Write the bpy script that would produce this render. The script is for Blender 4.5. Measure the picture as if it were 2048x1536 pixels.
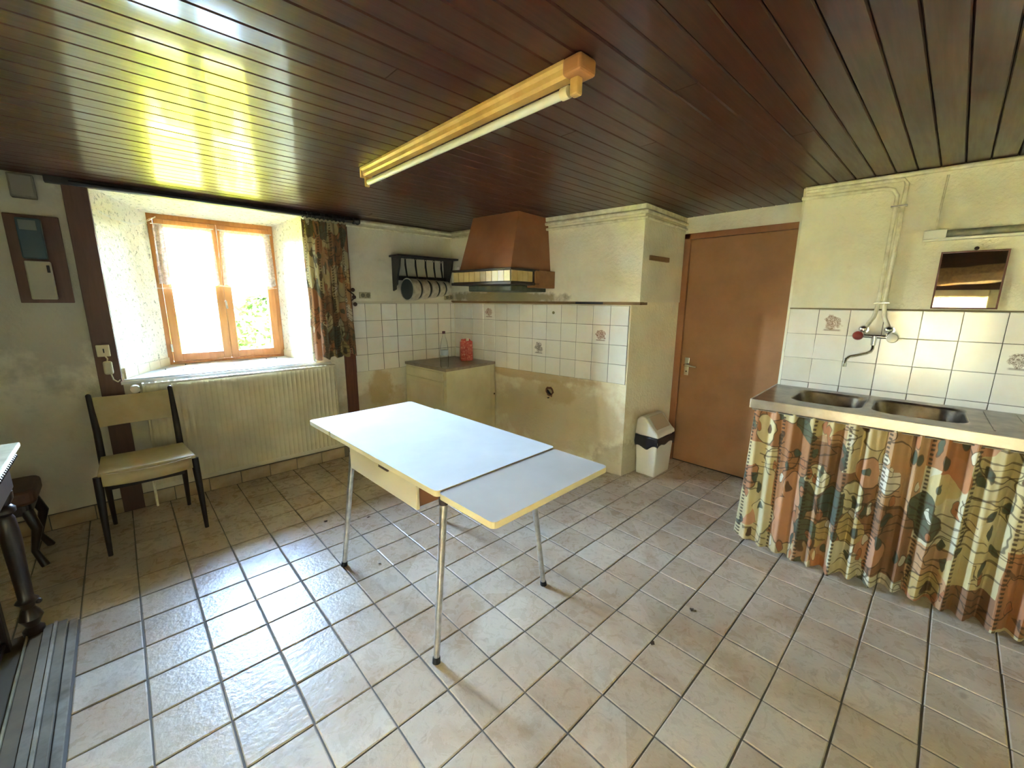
import bpy, bmesh, math, random
from mathutils import Vector, Matrix

random.seed(7)
SC = bpy.context.scene
COL = SC.collection
for o in list(bpy.data.objects):
    bpy.data.objects.remove(o)

# ------------------------------------------------------------------ camera
S = 0.203                                     # pitch of the floor tiles in metres
YAW, PIT, ROL = 0.7572, -0.1997, 0.0062
_f = Vector((math.sin(YAW)*math.cos(PIT), math.cos(YAW)*math.cos(PIT), math.sin(PIT)))
_r = Vector((math.cos(YAW), -math.sin(YAW), 0))
_u = _r.cross(_f)
_r2 = math.cos(ROL)*_r + math.sin(ROL)*_u
_u2 = -math.sin(ROL)*_r + math.cos(ROL)*_u
CAM_LOC = Vector((0.3014, -2.5133, 1.4215))
cam = bpy.data.objects.new('camera', bpy.data.cameras.new('camera'))
COL.objects.link(cam)
cam.matrix_world = Matrix(((_r2.x, _u2.x, -_f.x, CAM_LOC.x), (_r2.y, _u2.y, -_f.y, CAM_LOC.y),
                           (_r2.z, _u2.z, -_f.z, CAM_LOC.z), (0, 0, 0, 1)))
cam.data.sensor_width = 36
cam.data.sensor_fit = 'HORIZONTAL'
cam.data.lens = 827.09/2048*36
cam.data.clip_start = 0.02
SC.camera = cam

# ------------------------------------------------------------------ sky, sun, exposure
SKY_STRENGTH = 4.0
SUN_STRENGTH = 9.0
EXPOSURE = 4.85
w = bpy.data.worlds.new('sky'); SC.world = w; w.use_nodes = True
wn = w.node_tree; wn.nodes.clear()
sky = wn.nodes.new('ShaderNodeTexSky'); sky.sky_type = 'NISHITA'
sky.sun_disc = False; sky.sun_elevation = math.radians(52); sky.sun_rotation = math.radians(200)
sky.air_density = 1.0; sky.dust_density = 3.0; sky.ozone_density = 1.0
bg = wn.nodes.new('ShaderNodeBackground'); bg.inputs['Strength'].default_value = SKY_STRENGTH
wo = wn.nodes.new('ShaderNodeOutputWorld')
wn.links.new(sky.outputs[0], bg.inputs[0]); wn.links.new(bg.outputs[0], wo.inputs[0])
sun = bpy.data.objects.new('sun', bpy.data.lights.new('sun', 'SUN')); COL.objects.link(sun)
sun.data.energy = SUN_STRENGTH; sun.data.angle = 0.01; sun.data.color = (1, 0.93, 0.8)
sun.rotation_euler = Vector((0.30, 0.62, -0.98)).to_track_quat('-Z', 'Y').to_euler()
def portal(name, loc, direction, sx, sy):
    l = bpy.data.lights.new(name, 'AREA'); l.shape = 'RECTANGLE'; l.size = sx; l.size_y = sy
    l.cycles.is_portal = True
    o = bpy.data.objects.new(name, l); COL.objects.link(o); o.location = loc
    o.rotation_euler = Vector(direction).to_track_quat('-Z', 'Y').to_euler()
portal('window_portal', (0.965, 1.74, 1.47), (0, -1, 0), 0.84, 1.14)
portal('side_window_portal', (-1.42, -2.75, .95), (1, 0, 0), 0.8, 0.9)
SC.view_settings.view_transform = 'Standard'
SC.view_settings.look = 'None'
SC.view_settings.gamma = 1
SC.view_settings.use_curve_mapping = False
SC.view_settings.exposure = EXPOSURE
try:
    cy = SC.cycles
    cy.max_bounces = 14; cy.diffuse_bounces = 8; cy.glossy_bounces = 5
    cy.transparent_max_bounces = 16; cy.sample_clamp_indirect = 12
    cy.caustics_reflective = False; cy.caustics_refractive = False
except Exception:
    pass

# ------------------------------------------------------------------ materials
def lin(h):
    h = h.lstrip('#'); v = [int(h[i:i+2], 16)/255 for i in (0, 2, 4)]
    return tuple(x/12.92 if x <= .04045 else ((x+.055)/1.055)**2.4 for x in v)
class NT:
    def __init__(s, name):
        s.m = bpy.data.materials.new(name); s.m.use_nodes = True
        s.t = s.m.node_tree; s.t.nodes.clear()
        s.out = s.n('ShaderNodeOutputMaterial'); s.b = s.n('ShaderNodeBsdfPrincipled')
        s.l(s.b.outputs[0], s.out.inputs[0])
    def n(s, typ, **kw):
        nd = s.t.nodes.new(typ)
        for k, v in kw.items():
            if k in nd.inputs.keys(): s.put(nd.inputs[k], v)
            else: setattr(nd, k, v)
        return nd
    def put(s, sock, v):
        if isinstance(v, bpy.types.NodeSocket): s.t.links.new(v, sock)
        else:
            if sock.type == 'RGBA' and len(v) == 3: v = (*v, 1)
            sock.default_value = v
    def l(s, a, b): s.t.links.new(a, b)
    def pos(s): return s.n('ShaderNodeNewGeometry').outputs['Position']
    def obj(s): return s.n('ShaderNodeTexCoord').outputs['Object']
    def uv(s): return s.n('ShaderNodeTexCoord').outputs['UV']
    def mapv(s, v, scale=(1, 1, 1), loc=(0, 0, 0)):
        return s.n('ShaderNodeMapping', Vector=v, Scale=scale, Location=loc).outputs[0]
    def noise(s, v, scale, detail=3, rough=.5, dist=0):
        return s.n('ShaderNodeTexNoise', Vector=v, Scale=scale, Detail=detail, Roughness=rough, Distortion=dist).outputs['Fac']
    def ramp(s, f, stops, interp='LINEAR'):
        r = s.n('ShaderNodeValToRGB'); r.color_ramp.interpolation = interp
        e = r.color_ramp.elements
        while len(e) < len(stops): e.new(.5)
        for i, (p, c) in enumerate(stops):
            e[i].position = p
            e[i].color = (c, c, c, 1) if isinstance(c, (int, float)) else (*c, 1)
        s.put(r.inputs[0], f); return r.outputs[0]
    def mix(s, f, a, b, mode='MIX'):
        m = s.n('ShaderNodeMix', data_type='RGBA', blend_type=mode)
        s.put(m.inputs[0], f); s.put(m.inputs[6], a); s.put(m.inputs[7], b); return m.outputs[2]
    def math(s, op, a, b=0, c=0):
        m = s.n('ShaderNodeMath', operation=op); s.put(m.inputs[0], a); s.put(m.inputs[1], b); s.put(m.inputs[2], c)
        return m.outputs[0]
    def vmath(s, op, a, b=(0, 0, 0)):
        m = s.n('ShaderNodeVectorMath', operation=op); s.put(m.inputs[0], a); s.put(m.inputs[1], b); return m.outputs
    def bump(s, h, strength=.3, dist=.01):
        s.l(s.n('ShaderNodeBump', Height=h, Strength=strength, Distance=dist).outputs[0], s.b.inputs['Normal'])
    def set(s, **kw):
        for k, v in kw.items(): s.put(s.b.inputs[k.replace('_', ' ')], v)
        return s
    def white(s, v):
        return s.n('ShaderNodeTexWhiteNoise', Vector=v, noise_dimensions='3D').outputs[0]

MATS = {}
def simple(name, col, rough=.6, metal=0., var=None, vscale=12, bump=0, bscale=60, spec=.5, coat=0):
    if name in MATS: return MATS[name]
    t = NT(name)
    if isinstance(col, str): col = lin(col)
    v = t.obj()
    if var is not None:
        if isinstance(var, str): var = lin(var)
        col = t.mix(t.ramp(t.noise(v, vscale, 5, .6), [(.38, 0.), (.68, 1.)]), col, var)
    t.set(Base_Color=col, Roughness=rough, Metallic=metal, Specular_IOR_Level=spec)
    if coat: t.set(Coat_Weight=coat, Coat_Roughness=.08)
    if bump: t.bump(t.noise(v, bscale, 4), bump, .004)
    MATS[name] = t.m
    return t.m

def plaster(name, col, dirt, bump=.5, bscale=45, stains_and_shade=(), top_soot=0):
    t = NT(name); p = t.pos()
    n1 = t.noise(p, 2.3, 6, .62, .4); n2 = t.noise(p, 14, 5, .6)
    c = t.mix(t.ramp(n1, [(.45, 0.), (.8, .6)]), lin(col), lin(dirt))
    c = t.mix(t.ramp(n2, [(.6, 0.), (.78, .35)]), c, lin(dirt))
    for (q, rx, ry, rz, scol, amt) in stains_and_shade:
        d = t.vmath('SUBTRACT', p, q)[0]
        d = t.vmath('DIVIDE', d, (rx, ry, rz))[0]
        wob = t.noise(p, 9, 4, .6)
        ln = t.math('ADD', t.vmath('LENGTH', d)[1], t.math('MULTIPLY_ADD', wob, 1.1, -.55))
        c = t.mix(t.math('MULTIPLY', t.ramp(ln, [(.72, 1.), (1.05, 0.)]), amt), c, lin(scol))
    t.set(Base_Color=c, Roughness=.85, Specular_IOR_Level=.25)
    h = t.math('ADD', t.noise(p, bscale, 4, .6), t.math('MULTIPLY', t.noise(p, bscale*.3, 3), .7))
    t.bump(h, bump, .012)
    return t.m

M_back = plaster('window_wall_plaster', '#e2dbc6', '#b3a88e', .35, 40,
                 stains_and_shade=[((2.06, 1.16, .60), .14, .3, .20, '#c0a472', .75), ((2.0, 1.16, .35), .4, .3, .3, '#b9a078', .6),
                         ((.02, 1.16, 1.6), .4, .3, .8, '#8f8a7a', .5)])  # grey oval left of the window: shade painted into the plaster colour
def reveal_fix():
    t = NT('roughcast_reveal'); p = t.pos()
    sp = t.noise(p, 38, 4, .65, .6)
    c = t.mix(t.ramp(sp, [(.56, 0.), (.66, .75)]), lin('#efe8cc'), lin('#8d8a68'))
    t.set(Base_Color=c, Roughness=.9, Specular_IOR_Level=.2)
    t.bump(sp, .9, .02)
    return t.m
M_reveal = reveal_fix()
M_stove = plaster('stove_wall_plaster', '#f0e6c8', '#d0bf92', .6, 42,
                  stains_and_shade=[((3.1, .25, .74), .5, .85, .06, '#b48c4c', .55), ((3.1, -.1, .40), .5, .9, .40, '#d2b98a', .6),
                          ((3.08, -.15, .62), .3, .22, .12, '#c9ab78', .6), ((3.15, -.80, .1), .3, .3, .20, '#8a7650', .35)])
M_upper = plaster('chimney_plaster', '#f1ead2', '#d3c8a4', .6, 42, stains_and_shade=[((3.1, .6, 1.45), .4, .9, .07, '#8d7c4e', .8)])
M_sinkw = plaster('sink_wall_plaster', '#ece5cc', '#c8bd98', .6, 42)
M_leftw = plaster('left_wall_plaster', '#c8bc98', '#948560', .4, 36)
M_grout = simple('dark_grout', '#6f675c', .9, bump=.3)
M_wgrout = simple('wall_grout', '#5e584c', .9)

def floor_tile():
    t = NT('floor_tile_glaze'); p = t.pos()
    cell = t.vmath('FLOOR', t.vmath('DIVIDE', p, (S, S, 10.))[0])[0]
    r = t.white(cell)
    n1 = t.noise(p, 3.2, 5, .6, .5); n2 = t.noise(p, 16, 5, .65, .8)
    c = t.mix(r, lin('#cfc0a9'), lin('#bfac92'))
    c = t.mix(t.ramp(n1, [(.46, 0.), (.66, .6)]), c, lin('#ab8d6d'))
    c = t.mix(t.ramp(n2, [(.58, 0.), (.72, .5)]), c, lin('#8a7055'))
    t.set(Base_Color=c, Roughness=t.math('MULTIPLY_ADD', n2, .3, .14), Specular_IOR_Level=.5)
    h = t.math('ADD', t.noise(p, 55, 3, .55), t.math('MULTIPLY', t.noise(p, 9, 3), .8))
    t.bump(h, .28, .006)
    return t.m
M_ftile = floor_tile()

def wall_tile():
    t = NT('white_wall_tile'); p = t.pos()
    oi = t.n('ShaderNodeObjectInfo').outputs['Random']
    c = t.mix(oi, lin('#f2eee6'), lin('#ebe6da'))
    c = t.mix(t.ramp(t.noise(p, 5, 5, .6), [(.5, 0.), (.8, .4)]), c, lin('#dccdac'))
    t.set(Base_Color=c, Roughness=.16, Specular_IOR_Level=.5)
    t.bump(t.noise(p, 12, 2), .05, .01)
    return t.m
M_wtile = wall_tile()
def ceiling_wood():
    t = NT('varnished_ceiling_board'); p = t.pos()
    cell = t.vmath('FLOOR', t.vmath('DIVIDE', p, (1e3, .0842, 1e3))[0])[0]
    r = t.white(cell)
    g = t.noise(t.mapv(p, (1.6, 60, 1)), 2.2, 4, .55, .3)
    c = t.mix(t.ramp(g, [(.25, 0.), (.75, 1.)]), lin('#341510'), lin('#48201a'))
    c = t.mix(t.math('MULTIPLY', r, .6), c, lin('#3a1a12'))
    kn = t.noise(t.mapv(p, (4, 13, 1)), 1.6, 3, .6, .5)
    c = t.mix(t.ramp(kn, [(.76, 0.), (.80, .8)]), c, lin('#1c0d09'))
    scuff = t.noise(t.mapv(p, (6, 16, 1)), 2.3, 4, .6)
    c = t.mix(t.ramp(scuff, [(.765, 0.), (.775, .6)]), c, lin('#9a6b54'))
    ro = t.math('MULTIPLY_ADD', t.noise(t.mapv(p, (2, 22, 1)), 3, 4), .18, .32)
    t.set(Base_Color=c, Roughness=ro, Specular_IOR_Level=.2, Coat_Weight=.48, Coat_Roughness=.075)
    t.bump(g, .05, .002)
    return t.m
M_ceil = ceiling_wood()

def wood(name, c1, c2, rough=.5, axis='z', spec=.4, scale=1.0):
    t = NT(name); v = t.obj()
    sc = {'x': (2, 26, 26), 'y': (26, 2, 26), 'z': (26, 26, 2)}[axis]
    g = t.noise(t.mapv(v, tuple(a*scale for a in sc)), 1.4, 6, .6, .8)
    c = t.mix(t.ramp(g, [(.3, 0.), (.7, 1.)]), lin(c1), lin(c2))
    t.set(Base_Color=c, Roughness=rough, Specular_IOR_Level=spec)
    t.bump(g, .15, .003)
    return t.m
M_casing = wood('brown_casing_paint', '#5d4238', '#6b4c40', .55)
M_winwood = wood('orange_window_wood', '#c07f45', '#d39354', .45, 'z')
M_dark = wood('dark_carved_wood', '#1d0f0a', '#301a10', .28, 'z', .6)
M_darkrod = simple('dark_rod', '#1f1815', .4)
M_beam = wood('rough_beam_wood', '#6b4a2c', '#8f6b40', .8, 'x')
M_door = simple('orange_brown_door_paint', '#a8784f', .5, var='#9c6e47', vscale=5, bump=.12, bscale=300)
M_doorf = simple('orange_brown_frame_paint', '#a26a44', .5, var='#96613d', vscale=6)
M_pipe = simple('cream_pipe_paint', '#ece5cc', .45, var='#cdc2a2', vscale=18)
M_white = simple('white_enamel', '#dedac9', .35)
M_rad = simple('cream_radiator_enamel', '#dcd2b6', .4, var='#d0c5a6', vscale=5)
M_plastic = simple('ivory_plastic', '#cdc3a4', .45)
M_black = simple('black_rubber', '#17130f', .6)
M_brownplastic = simple('dark_brown_plastic', '#2b1913', .4)
M_chrome = simple('chrome', '#cfcfcd', .16, 1.)
M_alu = simple('brushed_aluminium', '#dcd8d0', .28, 1., var='#b4aea4', vscale=30)
M_steel = simple('stained_steel', '#a0968a', .3, 1., var='#6d6157', vscale=9, bump=.05)
M_glass = None
def glass():
    t = NT('window_glass'); t.t.nodes.remove(t.b)
    tr = t.n('ShaderNodeBsdfTransparent', Color=(.96, .98, .97)); gl = t.n('ShaderNodeBsdfGlossy', Roughness=.02)
    mx = t.n('ShaderNodeMixShader'); fr = t.n('ShaderNodeFresnel', IOR=1.35)
    t.l(fr.outputs[0], mx.inputs[0]); t.l(tr.outputs[0], mx.inputs[1]); t.l(gl.outputs[0], mx.inputs[2])
    t.l(mx.outputs[0], t.out.inputs[0])
    return t.m
M_glass = glass()
def clear_plastic():
    t = NT('clear_bottle_plastic'); t.t.nodes.remove(t.b)
    tr = t.n('ShaderNodeBsdfTransparent', Color=(.95, .97, .98)); gl = t.n('ShaderNodeBsdfGlossy', Roughness=.08)
    mx = t.n('ShaderNodeMixShader'); lw = t.n('ShaderNodeLayerWeight', Blend=.08)
    t.l(lw.outputs['Fresnel'], mx.inputs[0]); t.l(tr.outputs[0], mx.inputs[1]); t.l(gl.outputs[0], mx.inputs[2])
    t.l(mx.outputs[0], t.out.inputs[0])
    return t.m
M_clear = clear_plastic()

def printed_cloth(name, sx=1., sy=1., off=(0, 0), transl=.1, mute=.36):
    """abstract leaves, patches and dashes in green, rust, cream and brown; u,v in metres on the cloth"""
    t = NT(name)
    uv = t.mapv(t.uv(), (sx, sy, 1), (off[0], off[1], 0))
    warp = t.n('ShaderNodeTexNoise', Vector=uv, Scale=7., Detail=2.).outputs['Color']
    wv = t.vmath('ADD', uv, t.vmath('MULTIPLY', t.vmath('SUBTRACT', warp, (.5, .5, .5))[0], (.10, .10, 0))[0])[0]
    u_ = t.n('ShaderNodeSeparateXYZ', Vector=t.vmath('ADD', uv, t.vmath('MULTIPLY', t.vmath('SUBTRACT', warp, (.5, .5, .5))[0], (.02, .02, 0))[0])[0]).outputs
    colid = t.math('FLOOR', t.math('MULTIPLY', u_[0], 5.2))
    rowid = t.math('FLOOR', t.math('ADD', t.math('MULTIPLY', u_[1], 2.6), t.math('MULTIPLY', colid, .37)))
    cr_ = t.white(t.n('ShaderNodeCombineXYZ', X=colid, Y=rowid, Z=3.).outputs[0])
    ground = t.ramp(cr_, [(0., lin('#dcc894')), (.22, lin('#b57a50')), (.42, lin('#d8c596')), (.58, lin('#96694a')), (.74, lin('#c79a70')), (.88, lin('#e3d8b4'))], 'CONSTANT')
    frac = t.math('FRACT', t.math('MULTIPLY', u_[0], 5.2))
    c = ground
    # large curved patches
    big = t.mapv(wv, (7.5, 6.0, 1))
    vo = t.n('ShaderNodeTexVoronoi', Vector=big, Scale=1., voronoi_dimensions='2D')
    cellr = t.white(t.vmath('MULTIPLY', vo.outputs['Color'], (7.3, 3.1, 9.7))[0])
    pal = [(0., lin('#d9c48c')), (.16, lin('#c08058')), (.34, lin('#56604a')), (.46, lin('#e2d3a4')), (.60, lin('#d39a74')), (.74, lin('#4b5c50')), (.82, lin('#cdb072')), (.92, lin('#ece4cf'))]
    patch = t.ramp(cellr, pal, 'CONSTANT')
    pm = t.math('MULTIPLY', t.ramp(t.white(t.vmath('MULTIPLY', vo.outputs['Color'], (2.2, 8.1, 4.7))[0]), [(.0, 0.), (.42, 1.)], 'CONSTANT'), t.ramp(vo.outputs['Distance'], [(.52, 1.), (.55, 0.)]))
    c = t.mix(pm, c, patch)
    rim = t.ramp(t.math('ABSOLUTE', t.math('SUBTRACT', vo.outputs['Distance'], .53)), [(.012, .8), (.03, 0.)])
    c = t.mix(t.math('MULTIPLY', rim, t.ramp(cellr, [(.0, 0.), (.3, 1.)], 'CONSTANT')), c, lin('#3a2d22'))
    # slender leaves
    leafv = t.mapv(wv, (26, 12, 1))
    v2 = t.n('ShaderNodeTexVoronoi', Vector=leafv, Scale=1., voronoi_dimensions='2D')
    l2 = t.white(t.vmath('MULTIPLY', v2.outputs['Color'], (5.1, 9.3, 2.7))[0])
    lsel = t.ramp(l2, [(.0, 0.), (.70, 1.)], 'CONSTANT')
    leafm = t.math('MULTIPLY', t.ramp(v2.outputs['Distance'], [(.34, 1.), (.40, 0.)]), lsel)
    leafc = t.ramp(l2, [(.0, lin('#3c4c40')), (.76, lin('#4a5c4c')), (.84, lin('#b8744c')), (.90, lin('#ece2c6')), (.95, lin('#5a4030'))], 'CONSTANT')
    c = t.mix(leafm, c, leafc)
    ring = t.ramp(t.math('ABSOLUTE', t.math('SUBTRACT', v2.outputs['Distance'], .39)), [(.02, .7), (.05, 0.)])
    c = t.mix(t.math('MULTIPLY', ring, lsel), c, lin('#33281f'))
    # curved pen strokes and rows of dashes along the panel seams
    wave = t.n('ShaderNodeTexWave', Vector=wv, Scale=7., Distortion=7., Detail=1., bands_direction='Y').outputs['Fac']
    sel = t.ramp(cellr, [(.0, 0.), (.3, 1.), (.5, 0.), (.75, 1.)], 'CONSTANT')
    c = t.mix(t.math('MULTIPLY', t.ramp(wave, [(.90, 0.), (.95, .7)]), sel), c, lin('#3d2e23'))
    dash = t.math('MULTIPLY', t.ramp(t.math('ABSOLUTE', t.math('SUBTRACT', frac, .08)), [(.035, 1.), (.05, 0.)]), t.ramp(t.math('FRACT', t.math('MULTIPLY', u_[1], 46)), [(.0, 1.), (.5, 0.)], 'CONSTANT'))
    c = t.mix(t.math('MULTIPLY', dash, .85), c, lin('#2d2620'))
    c = t.mix(mute, c, lin('#6b5840'))
    t.set(Base_Color=c, Roughness=.75, Specular_IOR_Level=.2)
    if transl:
        tl = t.n('ShaderNodeBsdfTranslucent'); t.put(tl.inputs[0], c)
        mx = t.n('ShaderNodeMixShader'); mx.inputs[0].default_value = transl
        t.l(t.b.outputs[0], mx.inputs[1]); t.l(tl.outputs[0], mx.inputs[2]); t.l(mx.outputs[0], t.out.inputs[0])
    return t.m
M_print = printed_cloth('printed_sink_cloth')
M_print2 = printed_cloth('printed_window_cloth', 1.1, 1., (.37, .21), .12, .55)

def lace():
    t = NT('white_lace'); uv = t.uv()
    u = t.n('ShaderNodeSeparateXYZ', Vector=uv).outputs
    fine = t.noise(t.mapv(uv, (90, 90, 1)), 1., 2, .5)
    edge = t.math('MINIMUM', u[0], t.math('SUBTRACT', 1., u[0]))      # u,v in 0..1 across the panel
    edge = t.math('MINIMUM', edge, t.math('MINIMUM', t.math('MULTIPLY', u[1], 1.4), t.math('MULTIPLY', t.math('SUBTRACT', 1., u[1]), 1.4)))
    border = t.ramp(edge, [(.14, 1.), (.17, 0.)])
    mot = t.noise(t.mapv(uv, (11, 17, 1)), 1., 4, .6, 1.5)
    dens = t.math('ADD', t.math('MULTIPLY', border, t.ramp(mot, [(.42, .80), (.56, .5)])), .10)
    alpha = t.math('ADD', dens, t.math('MULTIPLY_ADD', fine, .2, -.10))
    tl = t.n('ShaderNodeBsdfTranslucent', Color=(.45, .42, .38)); t.set(Base_Color=(.82, .78, .72), Roughness=.9, Specular_IOR_Level=.1)
    m1 = t.n('ShaderNodeMixShader'); m1.inputs[0].default_value = .35
    t.l(t.b.outputs[0], m1.inputs[1]); t.l(tl.outputs[0], m1.inputs[2])
    tr = t.n('ShaderNodeBsdfTransparent'); m2 = t.n('ShaderNodeMixShader')
    t.put(m2.inputs[0], alpha); t.l(tr.outputs[0], m2.inputs[1]); t.l(m1.outputs[0], m2.inputs[2]); t.l(m2.outputs[0], t.out.inputs[0])
    return t.m
M_lace = lace()

# ------------------------------------------------------------------ mesh builder
class MB:
    def __init__(s): s.v = []; s.f = []; s.uv = {}
    def box(s, a, b, T=None):
        x0, y0, z0 = a; x1, y1, z1 = b
        vs = [(x0, y0, z0), (x1, y0, z0), (x1, y1, z0), (x0, y1, z0), (x0, y0, z1), (x1, y0, z1), (x1, y1, z1), (x0, y1, z1)]
        return s.hexa(vs, T)
    def hexa(s, vs, T=None):
        n = len(s.v)
        if T is not None: vs = [tuple(T(*p)) for p in vs]
        s.v += vs
        s.f += [tuple(n+i for i in q) for q in ((3, 2, 1, 0), (4, 5, 6, 7), (0, 1, 5, 4), (1, 2, 6, 5), (2, 3, 7, 6), (3, 0, 4, 7))]
        return s
    def prism(s, poly, z0, z1, T=None):
        """polygon (x,y) counter-clockwise, extruded in z"""
        n = len(s.v); k = len(poly)
        P = [(x, y, z0) for x, y in poly]+[(x, y, z1) for x, y in poly]
        if T is not None: P = [tuple(T(*p)) for p in P]
        s.v += P
        s.f.append(tuple(n+i for i in reversed(range(k)))); s.f.append(tuple(n+k+i for i in range(k)))
        for i in range(k):
            j = (i+1) % k; s.f.append((n+i, n+j, n+k+j, n+k+i))
        return s
    def tube(s, pts, r, seg=10, cap=True):
        """tube along a polyline, r a number or list"""
        pts = [Vector(p) for p in pts]; k = len(pts)
        rs = r if isinstance(r, (list, tuple)) else [r]*k
        n0 = len(s.v); ref = None
        for i, p in enumerate(pts):
            d = (pts[min(i+1, k-1)]-pts[max(i-1, 0)]).normalized()
            if ref is None:
                ref = d.orthogonal().normalized()
            else:
                ref = (ref-d*ref.dot(d)).normalized()
            b = d.cross(ref)
            for j in range(seg):
                a = 2*math.pi*j/seg
                s.v.append(tuple(p+(ref*math.cos(a)+b*math.sin(a))*rs[i]))
        for i in range(k-1):
            for j in range(seg):
                a = n0+i*seg+j; b2 = n0+i*seg+(j+1) % seg
                s.f.append((a, b2, b2+seg, a+seg))
        if cap:
            s.f.append(tuple(n0+j for j in reversed(range(seg)))); s.f.append(tuple(n0+(k-1)*seg+j for j in range(seg)))
        return s
    def lathe(s, prof, c=(0, 0, 0), seg=20, T=None, axis='z'):
        """prof: list of (r, h)"""
        n0 = len(s.v); k = len(prof)
        for (r, h) in prof:
            for j in range(seg):
                a = 2*math.pi*j/seg; x, y = r*math.cos(a), r*math.sin(a)
                p = (c[0]+x, c[1]+y, c[2]+h) if axis == 'z' else ((c[0]+h, c[1]+x, c[2]+y) if axis == 'x' else (c[0]+y, c[1]+h, c[2]+x))
                s.v.append(tuple(T(*p)) if T else p)
        for i in range(k-1):
            for j in range(seg):
                a = n0+i*seg+j; b = n0+i*seg+(j+1) % seg
                s.f.append((a, b, b+seg, a+seg))
        s.f.append(tuple(n0+j for j in reversed(range(seg)))); s.f.append(tuple(n0+(k-1)*seg+j for j in range(seg)))
        return s
    def ball(s, c, r, seg=10, rings=6):
        prof = [(max(1e-4, r*math.sin(math.pi*i/rings)), -r*math.cos(math.pi*i/rings)) for i in range(rings+1)]
        return s.lathe(prof, c, seg)
    def grid(s, fn, nu, nv, uvfn=None):
        n = len(s.v)
        for j in range(nv+1):
            for i in range(nu+1):
                s.v.append(tuple(fn(i/nu, j/nv)))
        for j in range(nv):
            for i in range(nu):
                a = n+j*(nu+1)+i
                s.f.append((a, a+1, a+nu+2, a+nu+1))
                if uvfn: s.uv[len(s.f)-1] = [uvfn(i/nu, j/nv), uvfn((i+1)/nu, j/nv), uvfn((i+1)/nu, (j+1)/nv), uvfn(i/nu, (j+1)/nv)]
        return s
    def mesh(s, name, mat, smooth=False):
        me = bpy.data.meshes.new(name); me.from_pydata(s.v, [], s.f)
        if s.uv:
            ul = me.uv_layers.new(name='UVMap')
            for p in me.polygons:
                q = s.uv.get(p.index)
                if q:
                    for li, c in zip(p.loop_indices, q): ul.data[li].uv = c
        me.materials.append(mat)
        me.validate()
        bm = bmesh.new(); bm.from_mesh(me); bmesh.ops.recalc_face_normals(bm, faces=bm.faces); bm.to_mesh(me); bm.free()
        if smooth:
            me.shade_smooth()
            try: me.set_sharp_from_angle(angle=math.radians(40))
            except Exception: pass
        return me
    def build(s, name, mat, parent=None, world=True, smooth=False, bevel=0, solid=0, seg=2, label=None):
        o = bpy.data.objects.new(name, s.mesh(name, mat, smooth)); COL.objects.link(o)
        if parent is not None: attach(o, parent, world)
        if solid:
            m = o.modifiers.new('solid', 'SOLIDIFY'); m.thickness = solid; m.offset = 0
        if bevel:
            m = o.modifiers.new('bevel', 'BEVEL'); m.width = bevel; m.segments = seg; m.limit_method = 'ANGLE'; m.angle_limit = math.radians(35)
            if not smooth:
                for p in o.data.polygons: p.use_smooth = False
        if label: o['label'] = label
        return o
def wm(o):
    m = o.matrix_basis.copy()
    if o.parent is not None: m = wm(o.parent) @ o.matrix_parent_inverse @ m
    return m
def attach(o, p, world=True):
    o.parent = p
    if world: o.matrix_parent_inverse = wm(p).inverted()
def tag(o, label=None, cat=None, group=None, kind=None):
    if label: o['label'] = label
    if cat: o['category'] = cat
    if group: o['group'] = group
    if kind: o['kind'] = kind
    return o
def thing(name, label, cat, loc=(0, 0, 0), rz=0, group=None):
    o = bpy.data.objects.new(name, None); COL.objects.link(o); o.location = loc; o.rotation_euler = (0, 0, rz)
    o.empty_display_size = .05
    return tag(o, label, cat, group)
def piece(name, me, parent, loc, rz=0, tilt=(0, 0), label=None):
    o = bpy.data.objects.new(name, me); COL.objects.link(o)
    o.location = loc; o.rotation_euler = (tilt[0], tilt[1], rz)
    attach(o, parent)
    if label: o['label'] = label
    return o
def struct(o, label, kind='structure'):
    o['kind'] = kind; o['label'] = label; return o

CZ = 2.10            # ceiling height
YW = 1.167           # window wall plane
A = Vector((3.167, -.802, 0)); B = Vector((2.929, 1.167, 0))
HD = (B-A).normalized(); HN = Vector((-HD.y, HD.x, 0))      # HN points into the room
def H(s, off, z): return A+HD*s+HN*off+Vector((0, 0, z))      # stove wall frame: along, out, up
A2 = Vector((3.451, -1.776, 0)); D2 = Vector((.045, -1, 0)).normalized(); N2 = Vector((-1, -.045, 0)).normalized()
def K(s, off, z): return A2+D2*s+N2*off+Vector((0, 0, z))     # sink wall frame
H_RZ = math.atan2(HD.y, HD.x); K_RZ = math.atan2(D2.y, D2.x)

# ================================================================== STRUCTURE
# ---- floor: grout bed with individual tiles
fl = MB().box((-1.5, -4.6, -.20), (4.4, 1.75, -.004)).build('floor', M_grout)
struct(fl, 'worn beige ceramic tile floor with dark joints')
def tile_mesh(name, sx, sy, h, mat, ch=.0035, seed=0):
    rnd = random.Random(seed); m = MB(); n = 0
    a, b = sx/2, sy/2
    j = lambda: rnd.uniform(-.0009, .0009)
    bot = [(-a, -b, 0), (a, -b, 0), (a, b, 0), (-a, b, 0)]
    mid = [(-a+j(), -b+j(), h-ch*.6), (a+j(), -b+j(), h-ch*.6), (a+j(), b+j(), h-ch*.6), (-a+j(), b+j(), h-ch*.6)]
    top = [(-a+ch, -b+ch, h), (a-ch, -b+ch, h), (a-ch, b-ch, h), (-a+ch, b-ch, h)]
    m.v = bot+mid+top
    for r0 in (0, 4):
        for i in range(4):
            k = (i+1) % 4; m.f.append((r0+i, r0+k, r0+4+k, r0+4+i))
    m.f.append((8, 9, 10, 11)); m.f.append((3, 2, 1, 0))
    return m.mesh(name, mat)
FT = [tile_mesh('floor_tile', S-.006, S-.006, .008, M_ftile, seed=i) for i in range(6)]
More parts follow.
